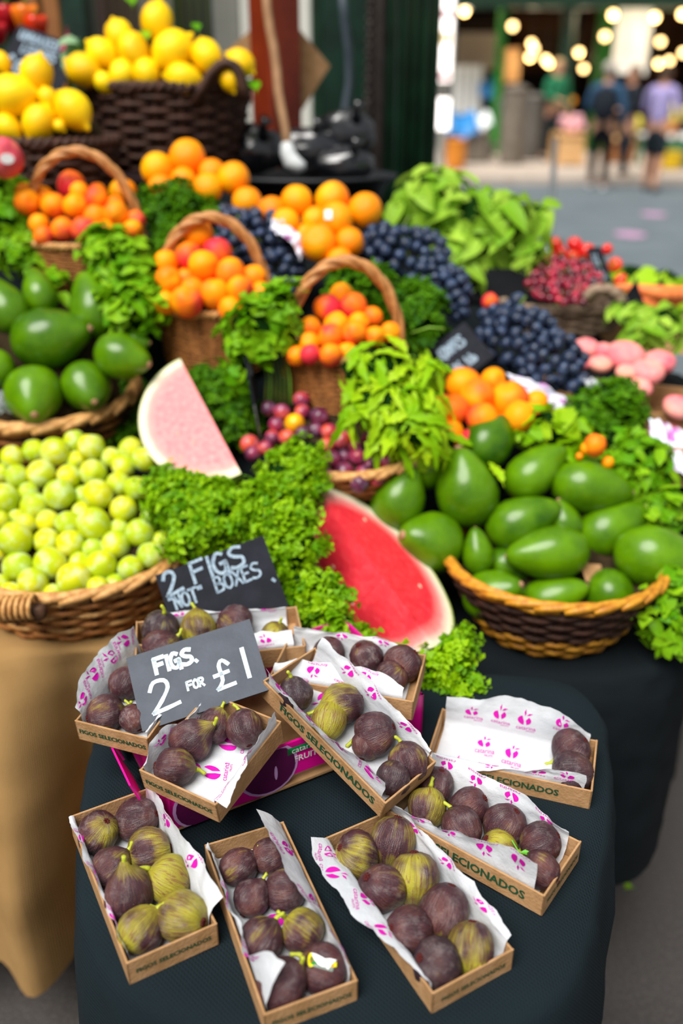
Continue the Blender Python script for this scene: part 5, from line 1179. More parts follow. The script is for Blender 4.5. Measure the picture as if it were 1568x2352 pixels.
# ---------------------------------------------------------------- signs at the back
board('black slate sign reading GRAPES tilted in front of the grapes',[WD(1052,880,1.575),WD(1135,818,1.575),WD(1085,722,1.60),WD(1002,788,1.60)],M['slate'],[('GRAPES',.08,.60,.24,.05,{'sx':.45,'gap':.09}),('£6 kilo',.12,.16,.22,.045,{'sx':.5,'gap':.09})],chalk='chalk_dim',spike=(.45,.05))
board('black slate sign reading UNWAXED LEMONS £6.50 at top left',[WD(-14,170,1.95),WD(132,222,1.95),WD(154,92,1.98),WD(4,42,1.98)],M['slate'],[('UNWAXED',.08,.76,.16,.034,{'sx':.62,'gap':.16}),('LEMONS',.20,.54,.16,.034,{'sx':.62,'gap':.16}),('£6.50',.04,.16,.27,.045,{'sx':.7,'gap':.14})],chalk='chalk_dim',spike=(.5,.10))
board('narrow slate sign seen edge-on among the tomatoes',[WY(1378,652,1.90),WY(1408,648,1.93),WY(1385,566,1.98),WY(1362,568,1.95)],M['slate'],[('£6',.1,.5,.3,.06,{'sx':.3}),('kilo',.1,.12,.25,.06,{'sx':.3})],chalk='chalk_dim',spike=(.5,.04))
# narrow sign turned sideways beside the parsley bunch
board('slate price sign seen almost from the side, on a tall spike by the plums',[WY(585,930,1.40),WY(596,915,1.46),WY(580,805,1.50),WY(570,815,1.44)],M['slate'],[('PLUMS',.1,.6,.25,.05,{'sx':.2})],chalk='chalk_dim',spike=(.5,.08))
# small trays / crates between the goods
def crate(label,c,sz,mat,rot=0,name='cardboard_crate',cat='crate'):
    c=V(c); rt=empty(name,c,label,cat); Rz=Matrix.Rotation(rot,3,'Z'); x,y,h=sz; t=.004
    for n,cc,s in(('floor_panel',(0,0,t/2),(x,y,t)),('side_panel',(0,y/2,h/2),(x,t,h)),('side_panel',(0,-y/2,h/2),(x,t,h)),('end_panel',(x/2,0,h/2),(t,y,h)),('end_panel',(-x/2,0,h/2),(t,y,h))):
        m=MB(); m.box(V(cc),s); m.v=[c+Rz@q for q in m.v]; m.build(n,M[mat],rt,smooth=False)
    return rt
crate('cardboard crate holding the flat peaches, right side',(.52,1.62,.905),(.30,.17,.06),'card',-.35)
crate('tan cardboard crate at the right edge below the flat peaches',(.64,1.52,.86),(.16,.2,.07),'card',-.35)
crate('black plastic crate under the potted basil',(.30,2.02,1.075),(.36,.22,.07),'crate',-.1,'plastic_crate')
def tub():
    c=V((-.075,2.20,1.245)); rt=empty('plastic_tub',c,'wide black plastic tub of bin bags behind the oranges','tub'); m=MB()
    m.lathe([(.14,0),(.165,.05),(.175,.052),(.178,.06),(.168,.062),(.155,.055),(.13,.008)],36,0,lambda p,a:c+V((p.x*1.15,p.y*.8,p.z))); m.build('tub_body',M['crate'],rt)
    return c
tub()
def bag(label,u,v,y,ru,rv,seed):
    c=WY(u,v,y); a=wr(ru,c); b=wr(rv,c); m=MB(); m.sphere((0,0,0),1,48,32)
    for i,q in enumerate(m.v):
        w=1+.14*mnoise.noise(q*1.4+V((seed,0,0)))+.10*abs(mnoise.noise(q*3.3+V((0,seed,0))))+.05*abs(mnoise.noise(q*7+V((0,0,seed))))
        m.v[i]=c+V((q.x*a*w,q.y*a*.6*w,q.z*b*w))
    k=c+V((.3*a,-.3*a,b*.85)); m.tube([k-V((0,0,.02)),k+V((.004,-.004,.008)),k+V((.012,-.01,.022))],[.018,.008,.016],8)
    tag(m.build('bin_bag',M['plastic_bag'],loc=c),label,'bag','crumpled black bin bags')
bag('crumpled black bin bag left of the broom handle',585,345,2.20,66,52,1); bag('crumpled black bin bag behind the broom foot',700,345,2.26,80,50,2); bag('knotted black bin bag right, beside the iron column',795,305,2.30,66,50,3); bag('low black bin bag at the right rim of the tub',790,378,2.2,66,38,4)
def cone(label,u,v,y,r,h,seed):
    c=WY(u,v,y); m=MB(); a=wr(r,c); b=wr(h,c)
    m.lathe([(a,-b),(a*.7,-b*.5),(a*.4,.1*b),(a*.14,.7*b),(.002,b)],14,0,lambda p,q:c+p*(1+.12*mnoise.noise(p*40+V((seed,0,0))))); tag(m.build('bag_corner',M['black_cloth2'],loc=c),label,'bag')
cone('peaked black bag corner right of the cherry basket handle',1455,680,1.85,42,38,1); cone('small dark bag tip in front of the far lettuce',1515,655,2.02,16,20,2)
crate('pale wooden crate edge of carrots behind the right basil',(.665,1.98,.965),(.22,.14,.06),'ply',-.2,'wooden_crate')
for i,(u,v) in enumerate([(1480,668),(1500,672),(1522,678),(1490,690),(1510,695)]):
    p=WY(u,v,1.93); m=MB(); m.lathe([(.001,-.06),(.006,-.05),(.013,0),(.017,.04),(.010,.052),(.001,.054)],10); o=put('carrot',m.mesh('carrot',M['tan_carrot']),None,p,frame_q(V((1,.1*i-.2,-.15+.1*i))),1.1); tag(o,f'orange carrot in the far right crate, {ORD[i]} from left','carrot','carrots in the far right crate')
# ---------------------------------------------------------------- behind the stall, left: shop front
def span(u0,u1,y,v=150): a=WY(u0,v,y).x; b=WY(u1,v,y).x; return a,b
NS={}
def nm(k): NS[k]=NS.get(k,0)+1; return f'{k}_{NS[k]}'
def vpan(u0,u1,y,d,mat,name=None,z0=0.,z1=3.1):
    a,b=span(u0,u1,y); m=MB(); m.bbox(((a+b)/2,y+d/2,(z0+z1)/2),(b-a,d,z1-z0),min(.006,d*.3)); o=m.build(name or nm('trim'),M[mat],smooth=False,kind='structure'); return o
m=MB(); m.box((-1.75,3.72,1.6),(3.9,.1,3.2)); m.build('wall_back',M['hall_dark'],smooth=False,kind='structure')
m=MB(); m.box((-2.75,1.6,1.6),(.1,4.2,3.2)); m.build('wall_left',M['hall_dark'],smooth=False,kind='structure')
for u0,u1,y,d,mt in[(-60,30,3.3,.1,'green_iron2'),(72,106,3.2,.05,'tan_wood'),(114,152,3.0,.06,'tan_wood'),(152,208,2.95,.10,'green_iron'),(208,226,3.35,.08,'wall_grey'),(226,330,3.5,.05,'plum_panel'),(330,408,3.5,.05,'wall_grey'),(494,556,3.45,.1,'wall_grey'),(556,580,3.40,.1,'wall_white'),(684,716,3.45,.1,'wall_white'),(716,738,3.3,.1,'green_iron2'),(738,846,3.0,.12,'green_iron')]: vpan(u0,u1,y,d,mt)
def window():
    a,b=span(408,494,3.45); w=empty_s('window_1',((a+b)/2,3.5,1.6))
    m=MB(); m.box(((a+b)/2,3.52,1.6),(b-a,.01,1.6)); m.build('pane',M['dark_glass'],w,smooth=False)
    for x in(a,b):
        m=MB(); m.box((x,3.49,1.6),(.018,.05,1.62)); m.build('window_frame',M['green_iron'],w,smooth=False)
    for z in(.8,2.41):
        m=MB(); m.box(((a+b)/2,3.49,z),(b-a,.05,.02)); m.build('window_frame',M['green_iron'],w,smooth=False)
def empty_s(n,loc):
    o=bpy.data.objects.new(n,None); C.objects.link(o); o.location=loc; o['kind']='structure'; return o
window()
# green string netting hung behind the lemons
nt=empty('string_net',WY(360,60,3.1),'thin olive string netting hanging behind the lemons','net')
for u in range(232,494,19):
    m=MB(); a=WY(u,140,3.1); m.tube([a-V((0,0,.3)),a+V((.003,0,.2)),a+V((0,0,.9))],.0022,4); m.build('string',M['netting'],nt)
a=WY(232,0,3.1)+V((0,0,.75)); b=WY(490,0,3.1)+V((0,0,.75)); m=MB(); m.tube([a,b],.004,5); m.build('top_cord',M['netting'],nt)
# red and orange peppers and a pink chard leaf behind the lemon sign
def pepper(u,v,y,r,mat,label):
    p=WY(u,v,y); k=wr(r,p); m=MB(); m.lathe([(.001,-1.1),(.35,-1.05),(.7,-.7),(.9,0),(1,.5),(.85,.85),(.4,.8),(.001,.7)],24,0,lambda q,a:q*(1+.09*cos(a*4)) )
    m.v=[q*k for q in m.v]; o=m.build('pepper',M[mat],loc=None); o.location=p; s=MB(); s.tube([(0,0,k*.7),(0,0,k*1.1),(k*.2,0,k*1.3)],k*.12,6); s.build('stem',M['stem_dk'],o,local=True); tag(o,label,'pepper','peppers behind the lemon sign'); return o
pepper(18,40,2.42,28,'pepper_red','red pepper at the top left corner behind the lemon sign'); pepper(60,42,2.40,30,'pepper_orange','orange pepper in the middle behind the lemon sign'); pepper(84,62,2.38,26,'pepper_or2','orange-red pepper right of the orange one, by the sign'); pepper(-6,75,2.36,22,'pepper_red','red pepper cut by the left picture edge')
m=MB(); c=WY(158,105,2.2); m.grid(lambda u,v:c+V(((u-.5)*.045*sin(PI*min(.98,v+.15)),.01*cos(u*5),(v-.5)*.075)),7,8); tag(m.build('chard_leaf',M['chard'],loc=c),'pink chard leaf right of the lemon sign','leaf')
# timber post, cardboard sheet behind it, broom
def post():
    c=WY(634,200,2.48); rt=empty('timber_post',V((c.x,c.y,0)),'red-brown painted timber post behind the big lemon basket','post'); Rz=Matrix.Rotation(.62,3,'Z')
    m=MB(); m.bbox((c.x,c.y,1.6),(.094,.094,3.2),.006,rot=Rz); m.build('shaft',M['redpost'],rt,smooth=False)
    m=MB(); m.bbox((c.x,c.y,.06),(.13,.13,.12),.006,rot=Rz); m.build('foot_block',M['redpost'],rt,smooth=False)
post()
def cardboard():
    y=2.545; P=[WY(640,12,y),WY(757,152,y+.02),WY(688,262,y),WY(515,122,y+.03)]; m=MB(); n=(P[1]-P[0]).cross(P[3]-P[0]).normalized()
    m.add(P+[p+n*.006 for p in P],[(0,1,2,3),(7,6,5,4),(0,4,5,1),(1,5,6,2),(2,6,7,3),(3,7,4,0)]); tag(m.build('cardboard_sheet',M['card'],smooth=False,loc=(P[0]+P[2])/2),'brown cardboard sheet set cornerwise behind the timber post','cardboard')
cardboard()
def broom():
    a=WY(660,350,2.13); b=WY(612,0,2.24); d=(b-a).normalized(); rt=empty('broom_handle',a,'tan wooden broom handle with a white rubber foot standing in the tub','handle')
    m=MB(); m.tube([a+d*(i/20)*((b-a).length+.55)+V((.002*sin(i*1.7),0,0)) for i in range(21)],.0105,10); m.build('stick',M['stick'],rt)
    m=MB(); m.tube([a+d*.02,a,a-d*.02+V((.006,0,0)),a-d*.03+V((.022,0,0)),a-d*.028+V((.036,0,-.002))],[.012,.017,.020,.016,.008],12); m.build('foot',M['white_rubber'],rt)
broom()
m=MB(); m.tube([WY(784,-40,2.85),WY(790,40,2.85),WY(800,120,2.84),WY(802,190,2.84),WY(792,250,2.82),WY(790,330,2.8)],.012,8); tag(m.build('hose',M['hose'],loc=WY(795,120,2.84)),'grey-blue hose hanging in front of the dark green panel','hose')
def rope():
    rt=empty('chain',WY(852,120,2.75),'grey-brown chain hanging beside the iron column','chain')
    for i in range(22):
        c=WY(852-(i*.4),-20+i*13,2.75); m=MB(); x=V((1,0,0)) if i%2 else V((0,1,0)); m.tube([c+x*(.009*cos(2*PI*k/10))+V((0,0,.012*sin(2*PI*k/10))) for k in range(10)],.004,5,closed=True); m.build('link',M['brownstrip'],rt)
rope()
def column():
    a,b=span(866,1000,2.75,220); c=V(((a+b)/2,2.75+.085,0)); w=b-a; rt=empty('iron_column',c,'dark green fluted iron column left of the street view','column')
    m=MB(); m.bbox(c+V((0,0,2)),(w*.92,.16,4),.012); m.build('shaft',M['green_iron'],rt,smooth=False)
    for i,x in enumerate((-.47,-.28,-.05,.12,.30,.47)):
        m=MB(); m.tube([c+V((x*w,-.085,.02)),c+V((x*w,-.085,4))],.011 if i%2 else .016,8); m.build('rib',M['green_iron2' if i else 'brownstrip'],rt)
    m=MB(); m.bbox(c+V((0,0,.18)),(w*1.15,.24,.36),.02); m.build('plinth',M['green_iron'],rt,smooth=False)
column()
# sign boards by the column; emission stands in for sunlight on paper
def sunlit_board(label,u0,u1,v0,v1,y,marks):
    a=WY(u0,v1,y); b=WY(u1,v0,y); rt=empty('sunlit_sign',V(((a.x+b.x)/2,y,a.z)),label,'sign'); 
    m=MB(); m.bbox(((a.x+b.x)/2,y+.03,(a.z+b.z)/2),(b.x-a.x,.05,b.z-a.z),.006); m.build('glow_panel',M['sunlit_glow'],rt,smooth=False)
    for f0,f1,g0,g1,mt in marks:
        m=MB(); x0=a.x+(b.x-a.x)*f0; x1=a.x+(b.x-a.x)*f1; z0=a.z+(b.z-a.z)*g0; z1=a.z+(b.z-a.z)*g1; m.add([(x0,y-.003,z0),(x1,y-.003,z0),(x1,y-.003,z1),(x0,y-.003,z1)],[(0,1,2,3)]); m.build('printed_band',M[mt],rt,smooth=False)
    for s in(a.x-.01,b.x+.01):
        m=MB(); m.box((s,y+.03,(a.z+b.z)/2+.2),(.012,.05,b.z-a.z+.4)); m.build('frame_rail',M['wall_grey'],rt,smooth=False)
    m=MB(); m.tube([((a.x+b.x)/2,y+.03,a.z),((a.x+b.x)/2,y+.03,0)],.02,8); m.build('sign_post',M['wall_grey'],rt)
sunlit_board('tall white sign glowing as if sunlit, pale red and yellow print, right of the column',1002,1046,-60,188,7.0,[(.1,.9,.60,.68,'band_pink'),(.15,.85,.36,.48,'band_yel'),(.1,.9,.02,.10,'band_pink')])
sunlit_board('small white sign glowing as if sunlit under the tall one, right of the column',1000,1034,226,298,6.9,[])
m=MB(); a=WY(1275,322,3.3); b=WY(1259,600,2.5); m.tube([a,b,V((b.x,b.y,0))],.009,8); tag(m.build('metal_rod',M['steel'],loc=b),'thin grey metal rod standing behind the basil, right side','rod')
# ---------------------------------------------------------------- across the road: the market hall
def G(u,v,y): return WY(u,v,y)
m=MB(); m.box((6,24.6,.06),(24,19,.12)); m.build('pavement',M['kerb'],smooth=False,kind='structure')
m=MB(); m.box((6,26.2,3.75),(26,13.2,.15)); m.build('ceiling',M['hall_dark'],smooth=False,kind='structure')
m=MB(); m.box((6,32.6,1.9),(26,.2,3.8)); m.build('wall_far',M['hall_dark'],smooth=False,kind='structure')
m=MB(); m.box((15.5,26.2,1.9),(.2,13,3.8)); m.build('wall_right',M['hall_dark'],smooth=False,kind='structure')
m=MB(); m.box((-2.5,26.2,1.9),(.2,13,3.8)); m.build('wall_hall',M['hall_dark'],smooth=False,kind='structure')
a=G(1030,18,19.4); m=MB(); m.bbox((8.5,19.5,a.z+.6),(14.2,.25,1.2),.03); m.build(nm('trim'),M['green_iron2'],smooth=False,kind='structure')
def hcol(label,u0,u1,y,mat,v=100):
    a=G(u0,v,y); b=G(u1,v,y); c=V(((a.x+b.x)/2,y+.2,0)); w=b.x-a.x; rt=empty('hall_column',c,label,'column','hall columns')
    m=MB(); m.lathe([(w*.62,.12),(w*.62,.5),(w*.5,.6),(w*.46,2.9),(w*.62,3.1),(w*.75,3.3),(w*.75,3.68)],16,0,lambda p,q:c+p); m.build('shaft',M[mat],rt)
    m=MB(); m.box(c+V((0,0,.2)),(w*1.5,w*1.5,.24)); m.build('plinth',M[mat],rt,smooth=False)
hcol('slim bright green hall column farthest left',1142,1166,20,'green_bright'); hcol('wide dark green hall column in the middle',1288,1326,19.6,'green_iron2'); hcol('bright green hall column beside the white banner',1372,1414,21,'green_bright')
def hpanel(u0,u1,v0,v1,y,mat,name=None):
    a=G(u0,v1,y); b=G(u1,v0,y); m=MB(); m.bbox(((a.x+b.x)/2,y+.05,(a.z+b.z)/2),(b.x-a.x,.1,b.z-a.z),.02); return m.build(name or nm('trim'),M[mat],smooth=False,kind='structure')
hpanel(1046,1142,75,160,27,'cream'); hpanel(1036,1150,40,72,27,'hall_dark'); hpanel(1180,1300,30,80,29,'hall_brown'); hpanel(1180,1290,85,165,30,'hall_brown'); hpanel(1420,1568,150,260,30,'hall_brown'); hpanel(1152,1196,110,190,25,'ply'); hpanel(1330,1372,20,160,30,'hall_brown'); hpanel(1500,1600,20,120,30,'hall_brown')
def banner():
    P=[G(1402,168,20),G(1484,172,20),G(1503,18,20.2),G(1424,14,20.2)]; rt=empty('banner',(P[0]+P[2])/2,'white hanging banner between the hall columns','banner'); m=MB()
    m.grid(lambda u,v:(P[0]*(1-u)+P[1]*u)*(1-v)+(P[3]*(1-u)+P[2]*u)*v+V((0,.05*sin(u*7+v*2),0)),14,14); m.build('fabric',M['cloth_white'],rt)
    m=MB(); m.tube([P[3],P[2]],.03,8); m.build('top_bar',M['steel'],rt)
    for p in(P[3],P[2]): m=MB(); m.tube([p,V((p.x,p.y,3.68))],.01,5); m.build('cord',M['steel'],rt)
banner()
Bs=[(230,65,18,0),(525,160,19,0),(642,265,24,0),(656,296,22,0),(630,350,25,0),(725,358,24,0),(747,386,26,0),(728,366,23,0),(930,320,22,0),(960,420,24,0),(1140,90,17,0),(1090,222,18,0),(1395,105,17,0),(1430,255,21,0),(1418,388,24,0),(1485,372,23,0),(1566,85,17,0),(1572,322,20,0),(890,614,20,1),(540,12,20,1)]
bl=MB(); bl.sphere((0,0,0),1,14,10); BUL=[bl.mesh('bulb',M['bulb']),bl.mesh('bulb',M['bulb_dim'])]
bs=MB(); bs.lathe([(.001,.75),(.55,.8),(.55,1.2),(.35,1.5),(.001,1.5)],10); SOC=bs.mesh('socket',M['rub_black'])
pxs=[(980+x/2.667,y/2.667) for x,y,_,_ in Bs]; bo=sorted(range(len(Bs)),key=lambda i:pxs[i][0])
for i,(x,y,Y,dm) in enumerate(Bs):
    Y=Y*.62+9.0; p=G(980+x/2.667,y/2.667,Y); r=.070; k=bo.index(i)
    o=empty('hanging_bulb',p,f"{'dim amber' if dm else 'glowing warm'} bulb hanging in the hall, {ORD[k] if k<16 else ['seventeenth','eighteenth','nineteenth','twentieth'][k-16]} from the left",'bulb','bulbs hanging in the hall')
    if i%2==0 and not dm:
        ll=bpy.data.lights.new('bulb_light','POINT'); ll.energy=16; ll.color=(1,.80,.52); ll.shadow_soft_size=.08; lo=bpy.data.objects.new('bulb_light',ll); C.objects.link(lo); lo.parent=o; lo.location=(0,-.1,-.12)
    put('bulb',BUL[dm],o,scale=r); put('socket',SOC,o,scale=r); m=MB(); m.tube([p+V((0,0,r*1.4)),V((p.x,p.y,3.68))],.006,4); m.build('cord',M['rub_black'],o)
# things along the far pavement
def tbl(label,u0,u1,v0,v1,y,dpt,top,leg,name='stall_table',cat='table'):
    a=G(u0,v1,y); b=G(u1,v0,y); rt=empty(name,V(((a.x+b.x)/2,y+dpt/2,.12)),label,cat); zt=b.z; w=b.x-a.x; cx=(a.x+b.x)/2
    m=MB(); m.bbox((cx,y+dpt/2,zt-.03),(w,dpt,.06),.01); m.build('tabletop',M[top],rt,smooth=False)
    m=MB(); m.bbox((cx,y+.06,(zt-.06+.12)/2+.03),(w*.94,.05,zt-.2),.01); m.build('front_board',M[leg],rt,smooth=False)
    for sx in(-.46,.46):
        for sy in(.1,.9): m=MB(); m.box((cx+sx*w,y+dpt*sy,(zt+.06)/2),(.07,.07,zt-.18)); m.build('leg',M[leg],rt,smooth=False)
    return rt,cx,zt
tbl('pale plywood stall counter left of the standing people',1278,1345,308,412,17.0,.8,'ply','ply'); tbl('tan wooden counter between the standing people',1400,1462,318,410,17.6,.8,'ply','tan_wood'); tbl('white topped market counter at the right edge',1492,1640,312,410,16.6,1.0,'cloth_white','green_tub')
def pile(label,u,v,y,ru,rv,mat,n,seed,name,cat):
    c=G(u,v,y); a=wr(ru,c); b=wr(rv,c); r=random.Random(seed); m=MB()
    for i in range(n):
        q=V((r.uniform(-1,1),r.uniform(-.6,.6),r.uniform(-.6,.9)*1)); m.sphere(c+V((q.x*a,q.y*a*.6,q.z*b*(1-abs(q.x)*.5))),b*.42,8,6)
    o=m.build(name,M[mat],loc=c,kind='stuff'); tag(o,label,cat)
pile('heap of pale pink produce on the plywood counter',1316,285,17.3,26,20,'band_pink',26,1,'produce_heap','produce'); pile('heap of cream produce on the white counter',1545,262,17.0,40,22,'yellow_soft',26,2,'produce_heap','produce'); pile('heap of oranges on the white counter',1530,296,16.9,26,13,'orange_paint',22,3,'produce_heap','produce')
pile('yellow melons piled between the people',1444,292,17.9,20,30,'yellow_soft',14,4,'produce_heap','produce')
def barrel(label,u,v0,v1,y,r,mat,name='bin',cat='bin'):
    a=G(u,v1,y); b=G(u,v0,y); k=wr(r,a); h=b.z-.12; rt=empty(name,V((a.x,y,.12)),label,cat); c=V((a.x,y,.12))
    m=MB(); m.lathe([(k*.86,0),(k*.9,.05),(k,h*.5),(k*.95,h*.9),(k*.97,h*.93)],18,0,lambda p,q:c+p); m.build('body',M[mat],rt)
    m=MB(); m.lathe([(k*1.03,h*.93),(k*1.03,h*.96),(k*.5,h),(.01,h*1.01)],18,0,lambda p,q:c+p); m.build('lid',M[mat],rt)
    for s in(-1,1): m=MB(); m.tube([c+V((s*k,0,h*.7)),c+V((s*k*1.2,0,h*.72)),c+V((s*k*1.2,0,h*.8)),c+V((s*k,0,h*.82))],.02,6); m.build('side_handle',M['steel'],rt)
barrel('tall grey steel bin with bright rim, left across the road',1170,195,402,17.5,30,'grey_paint'); barrel('tall grey steel bin right of its twin across the road',1212,215,398,18.7,26,'steel2'); barrel('orange barrel beside the white signs across the road',1044,318,400,16.5,24,'orange_paint','barrel','barrel'); barrel('yellow tub standing under the white counter',1536,346,408,16.4,26,'yellow_tub','tub','tub'); barrel('brown barrel between the orange one and the grey bins',1103,330,398,19.0,30,'grey_paint','barrel','barrel')
def tarp(label,u0,u1,v0,v1,y,mat):
    a=G(u0,v1,y); b=G(u1,v0,y); m=MB(); m.grid(lambda u,v:V((a.x+(b.x-a.x)*u,y+.5*v,a.z+(b.z-a.z)*(v**.5)+.05*sin(u*9)+.04*mnoise.noise(V((u*5,v*4,1))))),16,10); tag(m.build('tarpaulin',M[mat],loc=(a+b)/2),label,'tarpaulin')
tarp('blue tarpaulin over the low table across the road',1026,1100,262,312,17.6,'tarp_blue'); tarp('white cloth beside the blue tarpaulin across the road',1085,1132,262,292,17.8,'cloth_white'); tarp('small blue cloth hung on the white folding screen',1100,1140,180,222,20.3,'tarp_blue')
tbl('low table under the blue tarpaulin',1026,1128,300,398,17.7,.7,'grey_paint','grey_paint')
def screen(label,u0,u1,v0,v1,y,mat):
    a=G(u0,v1,y); b=G(u1,v0,y); rt=empty('market_screen',V(((a.x+b.x)/2,y,.12)),label,'screen'); n=4
    for i in range(n):
        x0=a.x+(b.x-a.x)*i/n; x1=a.x+(b.x-a.x)*(i+1)/n; m=MB(); m.bbox(((x0+x1)/2,y+.02*(i%2),(a.z+b.z)/2),(x1-x0-.02,.03,b.z-a.z),.005); m.build('panel',M[mat],rt,smooth=False)
    for x in(a.x,b.x): m=MB(); m.tube([(x,y,.12),(x,y,b.z+.1)],.03,6); m.build('upright',M['steel'],rt)
screen('white folding screen behind the blue tarpaulin',1034,1110,150,262,20.5,'cloth_white')
for u,v,Y,wd,lab in((1500,492,10.9,46,'pink painted patch on the road, farther one'),(1446,538,9.8,58,'pink painted patch on the road, nearer one')):
    c=WZ(u,v,.004); w=wr(wd,c)*.6; m=MB(); m.add([c+V((w*cos(2*PI*i/16)*(1+.1*sin(i*3)),w*1.3*sin(2*PI*i/16),0)) for i in range(16)],[tuple(range(16))]); tag(m.build('road_marking',M['pink_mark'],smooth=False,loc=c),lab,'marking')
# ---------------------------------------------------------------- people across the road
def skin_obj(name,pts,edges,rad,mat,parent,sub=1,root=0):
    me=bpy.data.meshes.new(name); me.from_pydata([tuple(p) for p in pts],edges,[]); o=bpy.data.objects.new(name,me); C.objects.link(o); o.parent=parent
    me.materials.append(mat); sk=o.modifiers.new('skin','SKIN'); sk.use_smooth_shade=True
    if not me.skin_vertices: me.skin_vertices.new()
    for i,r in enumerate(rad): me.skin_vertices[0].data[i].radius=(r,r) if not hasattr(r,'__len__') else r
    me.skin_vertices[0].data[root].use_root=True
    s=o.modifiers.new('sub','SUBSURF'); s.levels=sub; s.render_levels=sub; return o
def person(label,foot,face,h,top,legs,shoes,hair,longhair=False,short=False,armL=None,armR=None,extra=None,stride=.12,lean=0.):
    """metres for a 1.75 m figure facing -y, scaled; arms: (elbow, wrist) in body space"""
    k=h/1.75; rt=empty('person',foot,label,'person',None,frame_q(V((0,0,1)),V((cos(face),sin(face),0))),k)
    armL=armL or(V((-.27,.02,1.12)),V((-.27,-.06,.87))); armR=armR or(V((.27,.02,1.12)),V((.27,-.06,.87)))
    P=[V((0,0,.95)),V((0,0,1.12)),V((0,-lean*.5,1.28)),V((0,-lean,1.42)),V((0,-lean-.005,1.50)),V((0,-lean-.02,1.57)),V((0,-lean-.015,1.66)),V((0,-lean-.005,1.735))]
    Rd=[(.15,.115),(.135,.10),(.15,.105),(.10,.08),(.052,.052),(.072,.082),(.080,.095),(.055,.065)]; E=[(i,i+1) for i in range(7)]
    def chain(a,pts,rs):
        for p,r in zip(pts,rs): P.append(V(p)); Rd.append((r,r)); E.append((a,len(P)-1)); a=len(P)-1
        return a
    for s,(el,wr_) in((-1,armL),(1,armR)):
        w=chain(3,[(s*.185,-lean,1.40),el,wr_],[.055,.040,.028]); d=(wr_-el).normalized(); sd=V((1,0,0)) if abs(d.x)<.8 else V((0,0,1)); sd=(sd-d*sd.dot(d)).normalized()
        pm=chain(w,[wr_+d*.06],[.032])
        for f in range(4): chain(pm,[P[pm]+sd*(.024*(f-1.5))+d*.035,P[pm]+sd*(.026*(f-1.5))+d*(.075-.008*abs(f-1.3))+V((0,-.012,0))],[.010,.008])
        chain(w,[wr_+d*.035-sd*.04,wr_+d*.07-sd*.055],[.012,.009])
    for s in(-1,1):
        y=-s*stride; chain(0,[(s*.10,0,.90),(s*.105,y*.4-.02,.50),(s*.11,y+.03,.09),(s*.115,y-.05,.04),(s*.12,y-.13,.03)],[.09,.06,.042,.04,.034])
    skin_obj('body',P,E,Rd,M['skin'],rt)
    # clothes: slightly larger shells over torso, arms and legs
    T=[V((0,0,.90)),V((0,0,1.10)),V((0,-lean*.5,1.28)),V((0,-lean,1.43))]; r=[(.175,.13),(.165,.125),(.18,.13),(.12,.10)]; e=[(0,1),(1,2),(2,3)]
    for s,(el,wr_) in((-1,armL),(1,armR)):
        i=len(T); end=el+(wr_-el)*(.85 if not short else .05); T+=[V((s*.19,-lean,1.405)),el,end]; r+=[(.075,.075),(.058,.058),(.045,.045)]; e+=[(3,i),(i,i+1),(i+1,i+2)]
    skin_obj('shirt' if short else 'jacket',T,e,r,M[top],rt)
    T=[V((0,0,.98)),V((0,0,.90))]; r=[(.165,.125),(.17,.13)]; e=[(0,1)]
    for s in(-1,1):
        y=-s*stride; i=len(T); en=(s*.105,y*.4-.02,.52) if short else (s*.11,y+.03,.11)
        T+=[V((s*.10,0,.84)),V((s*.105,y*.4-.02,.54 if short else .50)),V(en)]; r+=[(.105,.105),(.085,.085) if short else (.073,.073),(.08,.08) if short else (.058,.058)]; e+=[(1,i),(i,i+1),(i+1,i+2)]
    skin_obj('shorts' if short else 'trousers',T,e,r,M[legs],rt)
    for s in(-1,1):
        y=-s*stride; skin_obj('shoe',[V((s*.11,y+.06,.04)),V((s*.115,y-.06,.042)),V((s*.12,y-.17,.03))],[(0,1),(1,2)],[(.045,.05),(.05,.05),(.04,.03)],M[shoes],rt)
    hp=V((0,-lean,0)); m=MB(); m.sphere(hp+V((0,.018,1.675)),(.098,.108,.098),16,10)
    m.v=[p for p in m.v]; 
    for i,p in enumerate(m.v):
        if p.y<hp.y-.045 and p.z<1.70: m.v[i]=V((p.x*.9,hp.y-.03,max(p.z,1.66)))
    if longhair: m.tube([hp+V((0,.07,1.70)),hp+V((0,.09,1.58)),hp+V((0,.085,1.45))],[.08,.085,.05],10)
    m.build('hair',M[hair],rt,local=True)
    for s in(-1,1):
        m=MB(); m.sphere(hp+V((s*.034,-.098,1.645)),.012,8,6); m.build('eye',M['eye_dark'],rt,local=True)
        m=MB(); m.sphere(hp+V((s*.088,.0,1.635)),(.014,.022,.032),8,6); m.build('ear',M['skin'],rt,local=True)
    m=MB(); m.tube([hp+V((0,-.10,1.645)),hp+V((0,-.122,1.61)),hp+V((0,-.10,1.60))],[.010,.016,.012],7); m.build('nose',M['skin'],rt,local=True)
    m=MB(); m.tube([hp+V((-.024,-.096,1.572)),hp+V((0,-.104,1.57)),hp+V((.024,-.096,1.572))],.007,6); m.build('mouth',M['lip'],rt,local=True)
    if extra: extra(rt)
    return rt
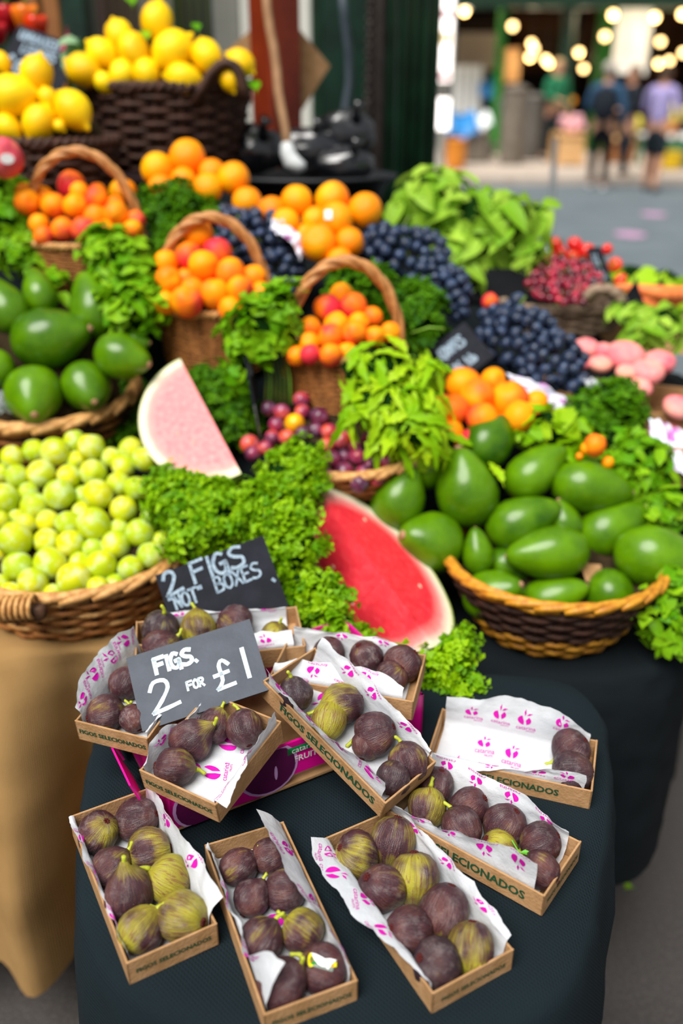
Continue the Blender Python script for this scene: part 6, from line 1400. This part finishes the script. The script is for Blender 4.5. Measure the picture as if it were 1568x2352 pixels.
def rucksack(rt):
    m=MB(); m.sphere((0,.17,1.20),(.17,.11,.25),16,10); m.build('rucksack',M['charcoal'],rt,local=True)
    for s in(-1,1): m=MB(); m.tube([(s*.10,.12,1.38),(s*.11,-.02,1.47),(s*.12,-.13,1.36),(s*.12,-.12,1.12),(s*.12,.10,1.02)],.02,6); m.build('strap',M['charcoal'],rt,local=True)
def ground_at(u,v): p=WZ(u,v,0.0); return p
f=ground_at(1368,436); person('grey-haired person with dark rucksack and denim jacket, seen from behind',f,2.75,1.74,'denim','black_cloth2','white_shoe','hair_grey',extra=rucksack,armR=(V((.27,-.05,1.14)),V((.16,-.25,1.10))))
f2=ground_at(1424,420); person('person in dark clothes facing left between the two shoppers',f2,-1.2,1.70,'charcoal','charcoal','rub_black','hair_brown',armL=(V((-.26,-.06,1.15)),V((-.10,-.28,1.12))),armR=(V((.26,-.06,1.15)),V((.10,-.28,1.12))))
f3=ground_at(1490,440); person('person in lavender shirt and dark shorts with grey-brown hair',f3,2.5,1.70,'lavender','charcoal','rub_black','hair_brown',short=True,armR=(V((.26,-.08,1.15)),V((.14,-.26,1.05))))
v=G(1270,412,17.9); person('blond stallholder in a green apron behind the plywood counter',V((v.x,18.3,.12)),.3,1.72,'green_apron','charcoal','rub_black','hair_blond',longhair=True,short=False,armL=(V((-.26,-.06,1.15)),V((-.10,-.28,1.08))))
def handbag(label,u0,v0,v1,y,w,mat):
    a=G(u0,v1,y); b=G(u0,v0,y); k=wr(w,a); h=b.z-a.z; rt=empty('shoulder_bag',a,label,'bag'); m=MB(); m.sphere((a.x,y,a.z+h*.42),(k,k*.45,h*.45),14,10); m.build('pouch',M[mat],rt)
    m=MB(); m.tube([(a.x-k*.7,y,a.z+h*.7),(a.x-k*.4,y,a.z+h*1.15),(a.x+k*.4,y,a.z+h*1.15),(a.x+k*.7,y,a.z+h*.7)],.014,6); m.build('strap',M[mat],rt)
handbag('dark red bag hanging between the two left shoppers',1391,280,342,14.5,15,'maroon'); handbag('dark blue bag carried by the person in lavender',1496,320,408,14.3,14,'charcoal')
